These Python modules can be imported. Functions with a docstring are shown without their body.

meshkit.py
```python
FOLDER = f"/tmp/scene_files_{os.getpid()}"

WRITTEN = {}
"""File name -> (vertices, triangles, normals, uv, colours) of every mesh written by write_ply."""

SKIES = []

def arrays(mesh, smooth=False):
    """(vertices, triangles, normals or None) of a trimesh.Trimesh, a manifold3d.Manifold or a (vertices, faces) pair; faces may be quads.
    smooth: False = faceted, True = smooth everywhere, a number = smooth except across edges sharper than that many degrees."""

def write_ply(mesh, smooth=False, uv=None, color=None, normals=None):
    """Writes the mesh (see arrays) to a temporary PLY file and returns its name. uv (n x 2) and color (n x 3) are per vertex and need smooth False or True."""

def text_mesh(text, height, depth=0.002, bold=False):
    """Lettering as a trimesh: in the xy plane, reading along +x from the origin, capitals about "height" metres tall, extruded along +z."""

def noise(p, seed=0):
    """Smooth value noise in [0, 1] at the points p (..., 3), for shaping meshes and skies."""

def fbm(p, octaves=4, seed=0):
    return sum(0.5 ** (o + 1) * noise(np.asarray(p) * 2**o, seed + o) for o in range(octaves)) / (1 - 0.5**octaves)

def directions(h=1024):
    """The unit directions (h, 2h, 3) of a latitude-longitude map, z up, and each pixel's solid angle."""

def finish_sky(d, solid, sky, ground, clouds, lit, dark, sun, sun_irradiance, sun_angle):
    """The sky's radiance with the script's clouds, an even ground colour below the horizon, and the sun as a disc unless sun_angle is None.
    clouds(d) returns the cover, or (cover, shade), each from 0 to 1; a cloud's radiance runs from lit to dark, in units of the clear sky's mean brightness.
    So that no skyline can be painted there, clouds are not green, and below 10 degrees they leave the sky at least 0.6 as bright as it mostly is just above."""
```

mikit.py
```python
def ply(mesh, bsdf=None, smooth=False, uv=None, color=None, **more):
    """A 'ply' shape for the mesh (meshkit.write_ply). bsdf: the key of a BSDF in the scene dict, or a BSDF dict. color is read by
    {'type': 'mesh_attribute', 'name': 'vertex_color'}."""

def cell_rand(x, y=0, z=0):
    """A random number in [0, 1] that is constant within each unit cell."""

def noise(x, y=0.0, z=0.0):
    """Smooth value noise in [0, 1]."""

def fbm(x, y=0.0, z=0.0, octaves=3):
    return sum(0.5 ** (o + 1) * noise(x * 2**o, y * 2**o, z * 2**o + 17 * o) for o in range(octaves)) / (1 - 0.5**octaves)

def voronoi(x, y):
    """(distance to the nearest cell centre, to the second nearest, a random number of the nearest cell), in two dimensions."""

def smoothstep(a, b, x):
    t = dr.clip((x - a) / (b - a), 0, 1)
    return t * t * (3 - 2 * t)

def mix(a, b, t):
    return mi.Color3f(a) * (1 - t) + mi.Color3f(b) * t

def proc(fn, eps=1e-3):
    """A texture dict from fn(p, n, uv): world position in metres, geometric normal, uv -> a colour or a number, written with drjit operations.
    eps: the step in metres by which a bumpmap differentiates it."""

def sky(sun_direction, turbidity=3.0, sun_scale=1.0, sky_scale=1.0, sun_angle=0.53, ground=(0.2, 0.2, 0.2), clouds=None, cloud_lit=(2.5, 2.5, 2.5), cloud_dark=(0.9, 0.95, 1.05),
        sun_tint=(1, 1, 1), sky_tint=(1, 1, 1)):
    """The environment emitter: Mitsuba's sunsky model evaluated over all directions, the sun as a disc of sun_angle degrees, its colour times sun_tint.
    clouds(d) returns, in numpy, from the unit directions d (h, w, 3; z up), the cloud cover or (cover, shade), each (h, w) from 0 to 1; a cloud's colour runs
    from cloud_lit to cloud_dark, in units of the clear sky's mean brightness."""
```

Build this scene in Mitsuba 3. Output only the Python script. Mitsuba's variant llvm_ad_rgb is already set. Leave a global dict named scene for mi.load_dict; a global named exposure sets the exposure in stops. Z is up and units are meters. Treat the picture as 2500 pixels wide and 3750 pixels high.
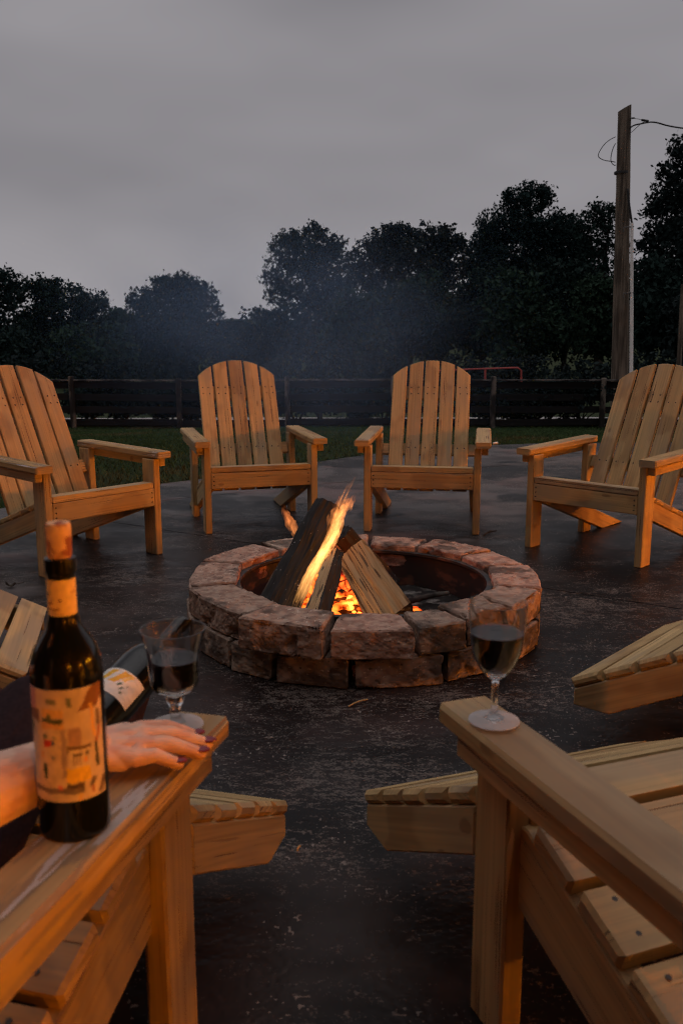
import math, random
import numpy as np, trimesh, drjit as dr, mitsuba as mi, mikit, manifold3d as m3
import meshkit
from shapely.geometry import Polygon, LineString, box as sbox
from mikit import noise, fbm, voronoi, cell_rand, smoothstep, mix
T = mi.ScalarTransform4f
rng = np.random.default_rng(7); random.seed(7)
scene, labels = {}, {}

# ---------------------------------------------------------------- camera, sky, exposure
CAM_H, PITCH, FPX = 1.039, 0.1908, 3262.0
fwd = np.array([0, math.cos(PITCH), -math.sin(PITCH)])
scene['camera'] = {'type': 'thinlens', 'fov': 2 * math.degrees(math.atan(1250 / FPX)), 'fov_axis': 'x', 'near_clip': 0.05, 'far_clip': 3000.0,
                   'aperture_radius': 0.0023, 'focus_distance': 3.6,
                   'to_world': T().look_at([0, 0, CAM_H], list(np.array([0, 0, CAM_H]) + fwd), [0, 0, 1])}
def overcast(d):
    z = np.clip(d[..., 2], 0, 1)
    n = meshkit.fbm(np.stack([d[..., 0] * 2.2, d[..., 1] * 2.2, d[..., 2] * 6], -1), 4, seed=3)
    st = lambda a, b: (lambda t: t * t * (3 - 2 * t))(np.clip((z - a) / (b - a), 0, 1))
    return np.ones_like(z), np.clip((.700 + .080 * st(.0, .50) + (n - .5) * .30) * (1 - st(.56, 1.0)), 0, 1)
scene['sky'] = mikit.sky((0.3, -0.9, 0.12), turbidity=4, sun_scale=0.0, sun_angle=20, sky_scale=2.3, clouds=overcast,
                         cloud_lit=(3.40, 3.22, 3.30), cloud_dark=(0.22, 0.225, 0.29), ground=(0.08, 0.08, 0.08))
exposure = 1.3

V3 = lambda *a: np.array(a, float)
def W(x, y, z=None, Y=None):
    """the point of the photograph's pixel (x, y) at height z or at distance Y"""
    c, s = math.cos(PITCH), math.sin(PITCH)
    u, v = (x - 1250) / FPX, -(y - 1875) / FPX
    d = np.array([u, c + v * s, -s + v * c])
    t = (z - CAM_H) / d[2] if z is not None else Y / d[1]
    return np.array([0, 0, CAM_H]) + t * d

# ---------------------------------------------------------------- naming helpers
def numbered(name):
    used = set(scene) | set(labels) | HOLD
    if name not in used: return name
    k = 1
    while f'{name}_{k:03d}' in used: k += 1
    return f'{name}_{k:03d}'
HOLD = set()
def thing(name, label, cat, group=None):
    key = numbered(name); HOLD.add(key)
    labels[key] = {'label': label, 'category': cat}
    if group: labels[key]['group'] = group
    return key
def put(name, shape, parent=None, label=None, kind=None):
    key = numbered(f'{parent}__{name}' if parent else name)
    scene[key] = shape
    if label or kind:
        labels[key] = {}
        if label: labels[key]['label'] = label
        if kind: labels[key]['kind'] = kind
    return key
def cat(ms): return trimesh.util.concatenate(ms) if len(ms) > 1 else ms[0]

# ---------------------------------------------------------------- mesh helpers
def hull(pts): return trimesh.convex.convex_hull(np.asarray(pts, float))
def cbox(lo, hi, c=.003):
    lo, hi = np.minimum(lo, hi), np.maximum(lo, hi); c = min(c, .3 * float((hi - lo).min()))
    pts = []
    for k in range(3):
        l, h = lo + c, hi - c; l = l.copy(); h = h.copy(); l[k], h[k] = lo[k], hi[k]
        pts += [[(l, h)[i][0], (l, h)[j][1], (l, h)[m][2]] for i in (0, 1) for j in (0, 1) for m in (0, 1)]
    return hull(pts)
def prism(poly, t0, t1, c, frame):
    """bevelled convex prism: 2-d profile poly between t0 and t1; frame(a, b, t) -> xyz"""
    P = Polygon(poly); inner = np.array(P.buffer(-c, join_style=2).exterior.coords)[:-1]
    outer = np.array(P.exterior.coords)[:-1]
    pts = [frame(a, b, t) for a, b in outer for t in (t0 + c, t1 - c)] + [frame(a, b, t) for a, b in inner for t in (t0, t1)]
    return hull(pts)
def tube(path, r, n=10, caps=True):
    path = np.asarray(path, float); r = np.broadcast_to(np.asarray(r, float), (len(path),))
    t = np.gradient(path, axis=0); t /= np.linalg.norm(t, axis=1, keepdims=True) + 1e-12
    ref = np.array([0, 0, 1.]) if abs(t[0][2]) < .9 else np.array([1., 0, 0])
    a = np.cross(t[0], ref); a /= np.linalg.norm(a); V = []
    ang = np.arange(n) * 2 * np.pi / n
    for i in range(len(path)):
        a = a - t[i] * (a @ t[i]); a /= np.linalg.norm(a) + 1e-12; b = np.cross(t[i], a)
        V.append(path[i] + r[i] * (np.cos(ang)[:, None] * a + np.sin(ang)[:, None] * b))
    V = np.vstack(V); F = []
    for i in range(len(path) - 1):
        for j in range(n):
            p, q = i * n + j, i * n + (j + 1) % n
            F += [[p, q, q + n], [p, q + n, p + n]]
    if caps:
        V = np.vstack([V, path[0], path[-1]]); k = len(V) - 2; e = (len(path) - 1) * n
        for j in range(n): F += [[k, (j + 1) % n, j], [k + 1, e + j, e + (j + 1) % n]]
    return trimesh.Trimesh(V, F, process=False)
def smooth_path(pts, n=40):
    from scipy.interpolate import CubicSpline
    pts = np.asarray(pts, float); s = np.r_[0, np.cumsum(np.linalg.norm(np.diff(pts[:, :3], axis=0), axis=1))]
    return CubicSpline(s, pts)(np.linspace(0, s[-1], n))
def lathe(prof, n=64):
    prof = np.asarray(prof, float); ang = np.arange(n) * 2 * np.pi / n; V = []; 
    for r, z in prof: V.append(np.stack([r * np.cos(ang), r * np.sin(ang), np.full(n, z)], 1))
    V = np.vstack(V); F = []
    for i in range(len(prof) - 1):
        for j in range(n):
            p, q = i * n + j, i * n + (j + 1) % n
            if prof[i][0] > 1e-9: F.append([p, q, q + n])
            if prof[i + 1][0] > 1e-9: F.append([p, q + n, p + n])
    m = trimesh.Trimesh(V, F, process=False); m.merge_vertices(); m.update_faces(m.nondegenerate_faces()); return m
BOARD = [0]
def wooduv(m, axis, off=None):
    """unshared faces with uv in metres: u along the board's length axis, v across; every board has its own offset"""
    axis = np.asarray(axis, float); axis = axis / np.linalg.norm(axis)
    BOARD[0] += 1; o = 37.0 * (BOARD[0] * 7 % 211) if off is None else off
    V = m.vertices[m.faces].reshape(-1, 3); n = np.repeat(m.face_normals, 3, axis=0)
    ends = np.abs(n @ axis) > .8
    side = np.cross(n, axis); L = np.linalg.norm(side, axis=1, keepdims=True); side = side / np.maximum(L, 1e-9)
    u = V @ axis + o; v = (V * side).sum(1) + .35 * np.abs(n[:, 2])
    e1 = np.cross(axis, [0, 0, 1.]) if abs(axis[2]) < .9 else np.array([1., 0, 0])
    u = np.where(ends, o + V @ e1 * 0.12, u); v = np.where(ends, V @ np.cross(axis, e1), v)
    return (V, np.arange(len(V)).reshape(-1, 3)), np.stack([u, v], 1)
def board(m, axis, bsdf, **k):
    mm, uv = wooduv(m, axis)
    return mikit.ply(mm, bsdf, uv=uv, **k)
def displace(m, amp, freq, seed=0, oct=3):
    n = m.vertex_normals; d = meshkit.fbm(m.vertices * freq, oct, seed) - .5
    return trimesh.Trimesh(m.vertices + n * (d * amp)[:, None], m.faces, process=False)
def fine(m, L):
    v, f = trimesh.remesh.subdivide_to_size(m.vertices, m.faces, L, max_iter=12)
    m = trimesh.Trimesh(v, f); m.merge_vertices(); return m

# ---------------------------------------------------------------- materials
def pr(color, rough=.5, spec=.3, **k):
    c = mikit.proc(color) if callable(color) else {'type': 'rgb', 'value': list(color)}
    return {'type': 'principled', 'base_color': c, 'roughness': mikit.proc(rough) if callable(rough) else rough, 'specular': spec, **k}
def bump(b, fn, scale, eps=1e-3): return {'type': 'twosided', 'b': {'type': 'bumpmap', 'tex': mikit.proc(fn, eps), 'scale': scale, 'n': b}}
def two(b): return {'type': 'twosided', 'b': b}

def wood_tone(uv): return cell_rand(dr.floor(uv.x / 37. + .5), 3, 1)
def wood_lines(uv):
    w = noise(uv.x * 2.2, uv.y * 9.) * .012
    return fbm(uv.x * 3.1, (uv.y + w) * 170., 0, 3)
def wood_checks(uv):
    g = noise(uv.x * 5., (uv.y + noise(uv.x * 1.3, uv.y * 4) * .01) * 330., 4.)
    return smoothstep(.80, .90, g) * smoothstep(.38, .6, noise(uv.x * 1.7, uv.y * 25., 9.))
def wood_color(p, n, uv):
    g = wood_lines(uv); t = wood_tone(uv)
    c = mix((.48, .325, .145), (.345, .224, .094), t)
    c = c * (.74 + .50 * g)
    c = mix(c, mi.Color3f(.29, .225, .150), smoothstep(.50, .70, fbm(uv.x * 2.3 + 5, uv.y * 8., 12., 3)) * .6)
    blot = fbm(uv.x * 6., uv.y * 11., 2., 3)
    c = mix(c, c * mi.Color3f(.80, .74, .70), smoothstep(.52, .68, blot))
    knot = noise(uv.x * 9., uv.y * 22., 7.)
    c = mix(c, (.16, .085, .035), smoothstep(.93, .97, knot) * .6)
    return mix(c, (.10, .055, .03), wood_checks(uv) * .75)
def wood_h(p, n, uv): return wood_lines(uv) * .5 - wood_checks(uv) * 1.2
scene['chair_wood'] = bump(pr(wood_color, lambda p, n, uv: .42 + .25 * wood_lines(uv), .35), wood_h, .0011, 6e-4)
def worn_color(p, n, uv):
    c = wood_color(p, n, uv)
    w = fbm(uv.x * 7., uv.y * 95., 5., 3) + .22 * (noise(uv.x * 3., uv.y * 10., 8.) - .5)
    c = mix(c, mi.Color3f(.17, .13, .10), smoothstep(.50, .58, w) * .6)
    return mix(c, mi.Color3f(.50, .48, .47), smoothstep(.71, .74, w) * .7)
def worn_h(p, n, uv): return wood_h(p, n, uv) - .9 * smoothstep(.50, .66, fbm(uv.x * 7., uv.y * 95., 5., 3))
scene['worn_wood'] = bump(pr(worn_color, lambda p, n, uv: .5 + .25 * wood_lines(uv), .3), worn_h, .0014, 6e-4)
scene['screw_metal'] = two(pr((.035, .03, .028), .5, .4))
scene['black_glass'] = pr((.004, .005, .004), .06, .5)
scene['glass'] = {'type': 'dielectric', 'int_ior': 1.5, 'ext_ior': 1.0}
scene['skin'] = bump(pr(lambda p, n, uv: mix((.76, .48, .345), (.68, .38, .27), smoothstep(.42, .66, fbm(p.x * 55, p.y * 55, p.z * 55, 3))), .48, .3), lambda p, n, uv: fbm(p.x * 130, p.y * 130, p.z * 130, 3), .0012, 6e-4)
scene['nail_polish'] = two(pr((.16, .010, .022), .2, .5))
scene['dark_cloth'] = two(pr(lambda p, n, uv: mix((.022, .012, .014), (.040, .022, .024), noise(p.x * 260, p.y * 260, p.z * 260)), .9, .1))
scene['hair'] = two(pr((.03, .018, .012), .5, .3))

def conc_marks(p):
    """broom and stamp relief of the coloured concrete"""
    w = (fbm(p.x * 1.1, p.y * 1.1, 1., 3) - .5) * .9
    a = fbm((p.x + w * .6) * 4.2, (p.y + w) * 14., 2., 4)
    b = fbm(p.x * 26., p.y * 40., 3., 3)
    return a, b
def conc_color(p, n, uv):
    a, b = conc_marks(p)
    big = fbm(p.x * .38 + 29.9, p.y * .38 + 13.6, 5., 4) + .16 * (fbm(p.x * 6., p.y * 8., 15., 3) - .5)  # stain tone, its offset chosen to also paint shade near pit and camera
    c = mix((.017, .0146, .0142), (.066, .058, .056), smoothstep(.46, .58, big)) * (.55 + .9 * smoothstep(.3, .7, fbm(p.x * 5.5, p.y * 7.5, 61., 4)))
    c = mix(c, (.006, .006, .0064), smoothstep(.53, .62, fbm(p.x * 1.7, p.y * 1.7, 11., 4)))
    c = mix(c, c * mi.Color3f(1.25, .95, .92), smoothstep(.5, .7, fbm(p.x * 2.4, p.y * 2.4, 23., 3)))
    wx = p.x + .10 * fbm(p.x * 3., p.y * 3., 51., 2)
    fib = fbm(wx * 38., p.y * 90., 3., 3)
    dots = noise(wx * 210., p.y * 260., 5.) * .6 + noise(wx * 430., p.y * 430., 8.) * .4
    area_ = fbm(p.x * 1.6 + 9, p.y * 2.3, 31., 4) * .6 + fbm(p.x * 7., p.y * 11., 37., 3) * .4
    scuff = smoothstep(.50, .80, dots * .55 + fib * .45 + (area_ - .54) * .85)
    c = mix(c, (.125, .106, .094), scuff * .85)
    speck = smoothstep(.86, .92, noise(p.x * 150., p.y * 150., 2.)) * smoothstep(.5, .7, noise(p.x * 9., p.y * 9., 6.))
    c = mix(c, (.26, .23, .21), speck * .7)
    cr = dr.abs(fbm(p.x * 1.25 + 1.7, p.y * .95, 47., 4) - .5)
    c = mix(c, (.012, .011, .011), (1 - smoothstep(.0008, .0028, cr)) * smoothstep(.5, .6, noise(p.x * .55, p.y * .55, 71.)))
    return c
def conc_h(p, n, uv):
    a, b = conc_marks(p); return a * .75 + b * .30 + .16 * noise(p.x * 120, p.y * 120, 3.)
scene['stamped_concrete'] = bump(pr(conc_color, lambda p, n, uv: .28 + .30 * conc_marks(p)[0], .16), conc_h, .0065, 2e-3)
scene['joint_dirt'] = two(pr((.012, .011, .010), .9, .1))

def stone_color(p, n, uv):
    tone, red = uv.x, uv.y
    f = fbm(p.x * 38, p.y * 38, p.z * 38, 3); g = fbm(p.x * 9, p.y * 9, p.z * 9, 3)
    c = mix(mix((.40, .245, .185), (.37, .28, .215), red), mix((.27, .14, .10), (.24, .175, .135), red), smoothstep(.35, .65, f))
    c = c * (.55 + .75 * tone)
    grain = noise(p.x * 125, p.y * 125, p.z * 125)
    c = mix(c, (.58, .49, .40), smoothstep(.78, .90, grain) * .6)
    c = mix(c, c * .45, smoothstep(.78, .90, noise(p.x * 105 + 5, p.y * 105, p.z * 105)))
    soot = smoothstep(.52, .66, g + .14 * (f - .5) + .07 * (1 - smoothstep(.09, .105, p.z))) 
    return mix(c, (.030, .026, .024), soot * .70)
def stone_h(p, n, uv): return fbm(p.x * 50, p.y * 50, p.z * 50, 3) + .5 * noise(p.x * 140, p.y * 140, p.z * 140)
scene['wall_stone'] = bump(pr(stone_color, .85, .25), stone_h, .0065, 1.5e-3)
scene['rusty_steel'] = two(pr(lambda p, n, uv: mix((.020, .019, .019), (.10, .052, .032), smoothstep(.5, .68, fbm(p.x * 14, p.y * 14, p.z * 22, 4))), .6, .5))
scene['ash'] = two(pr(lambda p, n, uv: mix((.022, .020, .019), (.15, .14, .13), smoothstep(.5, .72, fbm(p.x * 22, p.y * 22, p.z * 22, 4))), .95, .1))
def char_color(p, n, uv):
    c = mix((.010, .009, .009), (.030, .026, .024), fbm(uv.x * 12, uv.y * 120, 1., 3))
    b = mix((.11, .075, .048), (.23, .16, .105), fbm(uv.x * 8, uv.y * 210, 4., 3))
    c = mix(c, b, smoothstep(.54, .66, fbm(uv.x * 2.6 + 3, uv.y * 15., 6., 3)) * smoothstep(.34, .24, p.z + .06 * noise(p.x * 30, p.y * 30, p.z * 30)) * .8)
    return mix(c, (.50, .48, .46), smoothstep(.90, .95, noise(p.x * 130, p.y * 130, p.z * 130)) * .7)
def char_h(p, n, uv): return fbm(uv.x * 10, uv.y * 90, 2., 4)
scene['charred_wood'] = bump(pr(char_color, .75, .3), char_h, .010, 1e-3)
def split_color(p, n, uv):
    g = fbm(uv.x * 5., (uv.y + .012 * noise(uv.x * 5, uv.y * 12)) * 210., 2., 3)
    c = mix((.60, .39, .20), (.38, .215, .10), g)
    dk = smoothstep(.60, .74, noise(uv.x * 13., uv.y * 240., 5.)) * smoothstep(.35, .6, noise(uv.x * 6, uv.y * 30, 8.))
    return mix(c, (.07, .04, .022), dk * .85)
scene['split_wood'] = bump(pr(split_color, .7, .25), lambda p, n, uv: fbm(uv.x * 5., uv.y * 200., 2., 3), .006, 8e-4)
scene['grass_mat'] = two(pr(lambda p, n, uv: mix(mix((.020, .046, .016), (.052, .086, .027), noise(p.x * 9, p.y * 9)), (.11, .085, .04), smoothstep(.60, .78, fbm(p.x * 1.1, p.y * 1.1, 3., 3)) * .7), .8, .15))
scene['soil_mat'] = two(pr(lambda p, n, uv: mix((.012, .020, .009), (.030, .036, .016), fbm(p.x * 1.7, p.y * 1.7, 2., 4)), .95, .1))
scene['gravel_mat'] = two(pr(lambda p, n, uv: mix((.20, .19, .185), (.34, .325, .315), fbm(p.x * 6, p.y * 6, 2., 4)), .95, .1))
scene['fence_paint'] = two(pr(lambda p, n, uv: mix((.008, .008, .009), (.018, .017, .017), fbm(uv.x * 3, uv.y * 60, 1., 3)), .85, .08))
scene['post_wood'] = two(pr(lambda p, n, uv: mix((.02, .018, .017), (.15, .13, .11), smoothstep(.45, .68, fbm(p.x * 7, p.y * 7, p.z * 2.2, 4))), .9, .08))
scene['cap_wood'] = two(pr(lambda p, n, uv: mix((.02, .018, .018), (.11, .10, .095), smoothstep(.42, .66, fbm(p.x * 5, p.y * 7, p.z * 9, 4))), .85, .2))
scene['pole_wood'] = two(pr(lambda p, n, uv: mix((.055, .042, .032), (.16, .125, .095), smoothstep(.34, .66, fbm(p.x * 16, p.y * 16, p.z * 1.5, 4) * .6 + .4 * noise(p.x * 40, p.y * 40, p.z * .7))), .85, .2))
scene['bark'] = two(pr((.035, .028, .023), .9, .1))
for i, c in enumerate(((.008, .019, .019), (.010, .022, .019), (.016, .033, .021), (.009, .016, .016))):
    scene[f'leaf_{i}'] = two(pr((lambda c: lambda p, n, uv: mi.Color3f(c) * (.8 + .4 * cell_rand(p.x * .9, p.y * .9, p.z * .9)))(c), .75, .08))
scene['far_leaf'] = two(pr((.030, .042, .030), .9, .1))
scene['white_pvc'] = pr((.72, .69, .66), .5, .4)
scene['cable_black'] = pr((.015, .015, .016), .5, .4)
scene['red_paint'] = pr((.34, .05, .04), .5, .4)
scene['steel'] = pr((.10, .10, .10), .4, .5)

# ---------------------------------------------------------------- ground
def gz(x, y):
    x, y = np.asarray(x, float), np.asarray(y, float)
    a = np.clip((np.hypot(x, y) - 8.5) / 11.5, 0, None)
    z = -.03 - .88 * np.minimum(a, 1) - np.clip((np.hypot(x, y) - 20) / 60, 0, 1) * .6
    return z + .05 * (meshkit.fbm(np.stack([x * .35, y * .35, x * 0], -1), 3, 5) - .5) * np.clip((np.hypot(x, y) - 7) / 4, 0, 1)
edge = smooth_path([(-9, 1.2, 0), (-5.5, 3.1, 0), (-3.2, 4.35, 0), (-2.35, 5.15, 0), (-1.72, 6.13, 0), (-1.16, 6.62, 0), (-.4, 7.45, 0), (.18, 8.1, 0), (1.0, 8.72, 0), (1.81, 9.02, 0), (2.96, 9.17, 0), (5, 9.2, 0), (9, 8.9, 0)], 90)[:, :2]
patio_poly = Polygon([*map(tuple, edge), (12, 8), (12, -12), (-9, -12)])
xs = np.r_[-700, -300, -120, np.linspace(-40, 40, 60), 120, 300, 700]; ys = np.r_[-500, -100, np.linspace(-20, 60, 80), 90, 150, 300, 900]
gx, gy = np.meshgrid(xs, ys, indexing='ij'); gv = np.stack([gx.ravel(), gy.ravel(), gz(gx.ravel(), gy.ravel())], 1)
ny = len(ys); idx = np.arange(len(xs) * ny).reshape(len(xs), ny)
gf = np.vstack([np.stack([idx[:-1, :-1], idx[1:, :-1], idx[1:, 1:]], -1).reshape(-1, 3), np.stack([idx[:-1, :-1], idx[1:, 1:], idx[:-1, 1:]], -1).reshape(-1, 3)])
gv[:, 2] -= .012
put('ground', mikit.ply((gv, gf), 'soil_mat', smooth=True), kind='structure')

# patio: slabs with saw-cut joints on a dark bed
jl = []
for a, b in (((381, 1907), (746, 1963)), ((456, 1847), (700, 1822)), ((1330, 1690), (1500, 1640))):
    A, B = W(*a, 0)[:2], W(*b, 0)[:2]; d = B - A; jl.append(LineString([A - d * 30, A + d * 30]))
jl.append(LineString([(-12, -.75), (14, -.35)]))
cuts = jl[0].buffer(.004).union(jl[1].buffer(.004)).union(jl[3].buffer(.004))
put('patio', mikit.ply(trimesh.creation.extrude_polygon(patio_poly.buffer(-.01), .012, engine='earcut').apply_translation([0, 0, -.026]), 'joint_dirt'), kind='structure')
for g in sorted(patio_poly.difference(cuts).geoms, key=lambda g: -g.area):
    if g.area > .05:
        m = trimesh.creation.extrude_polygon(g, .012, engine='earcut'); m.apply_translation([0, 0, -.012])
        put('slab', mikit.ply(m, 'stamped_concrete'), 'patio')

# lawn blades
def blades(pts, h, w, lean=.5):
    n = len(pts); a = rng.uniform(0, 2 * np.pi, n); hh = h * rng.uniform(.5, 1.3, n)
    dx = np.stack([np.cos(a), np.sin(a), a * 0], 1) * (w * rng.uniform(.6, 1.3, n))[:, None]
    tip = np.stack([rng.normal(0, lean, n) * hh, rng.normal(0, lean, n) * hh, hh], 1)
    V = np.stack([pts - dx, pts + dx, pts + tip], 1).reshape(-1, 3)
    return trimesh.Trimesh(V, np.arange(3 * n).reshape(-1, 3), process=False)
P = []
while sum(map(len, P)) < 150000:
    q = np.stack([rng.uniform(-8, 10, 60000), 3.0 + 18.5 * rng.random(60000) ** 1.25], 1)
    keep = np.abs(q[:, 0]) < .55 * q[:, 1] + .6
    q = q[keep]
    from shapely import contains_xy
    q = q[~contains_xy(patio_poly.buffer(-.03), q[:, 0], q[:, 1])]
    P.append(np.column_stack([q, gz(q[:, 0], q[:, 1])]))
P = np.vstack(P)
put('grass', mikit.ply(blades(P, .055, .006, .6), 'grass_mat'), kind='stuff')
labels['grass'].update(label='dark green lawn grass between the patio edge and the black fence', category='grass')
# gravel lane behind the fence
gp = np.array([(x, y) for x in np.linspace(-22, 30, 53) for y in (20.35, 21.0, 21.7, 22.5)])
gi = np.arange(53 * 4).reshape(53, 4)
put('lane', mikit.ply((np.column_stack([gp, gz(gp[:, 0], gp[:, 1]) + .065]), np.stack([gi[:-1, :-1], gi[1:, :-1], gi[1:, 1:], gi[:-1, 1:]], -1).reshape(-1, 4)), 'gravel_mat', smooth=True), kind='structure')
# far hill line
hx = np.linspace(-330, 330, 500); hz = 8.5 + 5.0 * (meshkit.fbm(np.stack([hx * .02, hx * 0, hx * 0], 1), 3, 9) - .45) + 1.8 * meshkit.fbm(np.stack([hx * .25, hx * 0, hx * 0], 1), 3, 2)
hv = np.vstack([np.column_stack([hx, hx * 0 + 420, hz * 0 - 4]), np.column_stack([hx, hx * 0 + 432, hz]), np.column_stack([hx, hx * 0 + 520, hz * 0 - 4])])
q = np.arange(499)
put('hill', mikit.ply((hv, np.vstack([np.stack([q + k, q + k + 1, q + k + 501, q + k + 500], 1) for k in (0, 500)])), 'far_leaf', smooth=True), kind='structure')

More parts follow.
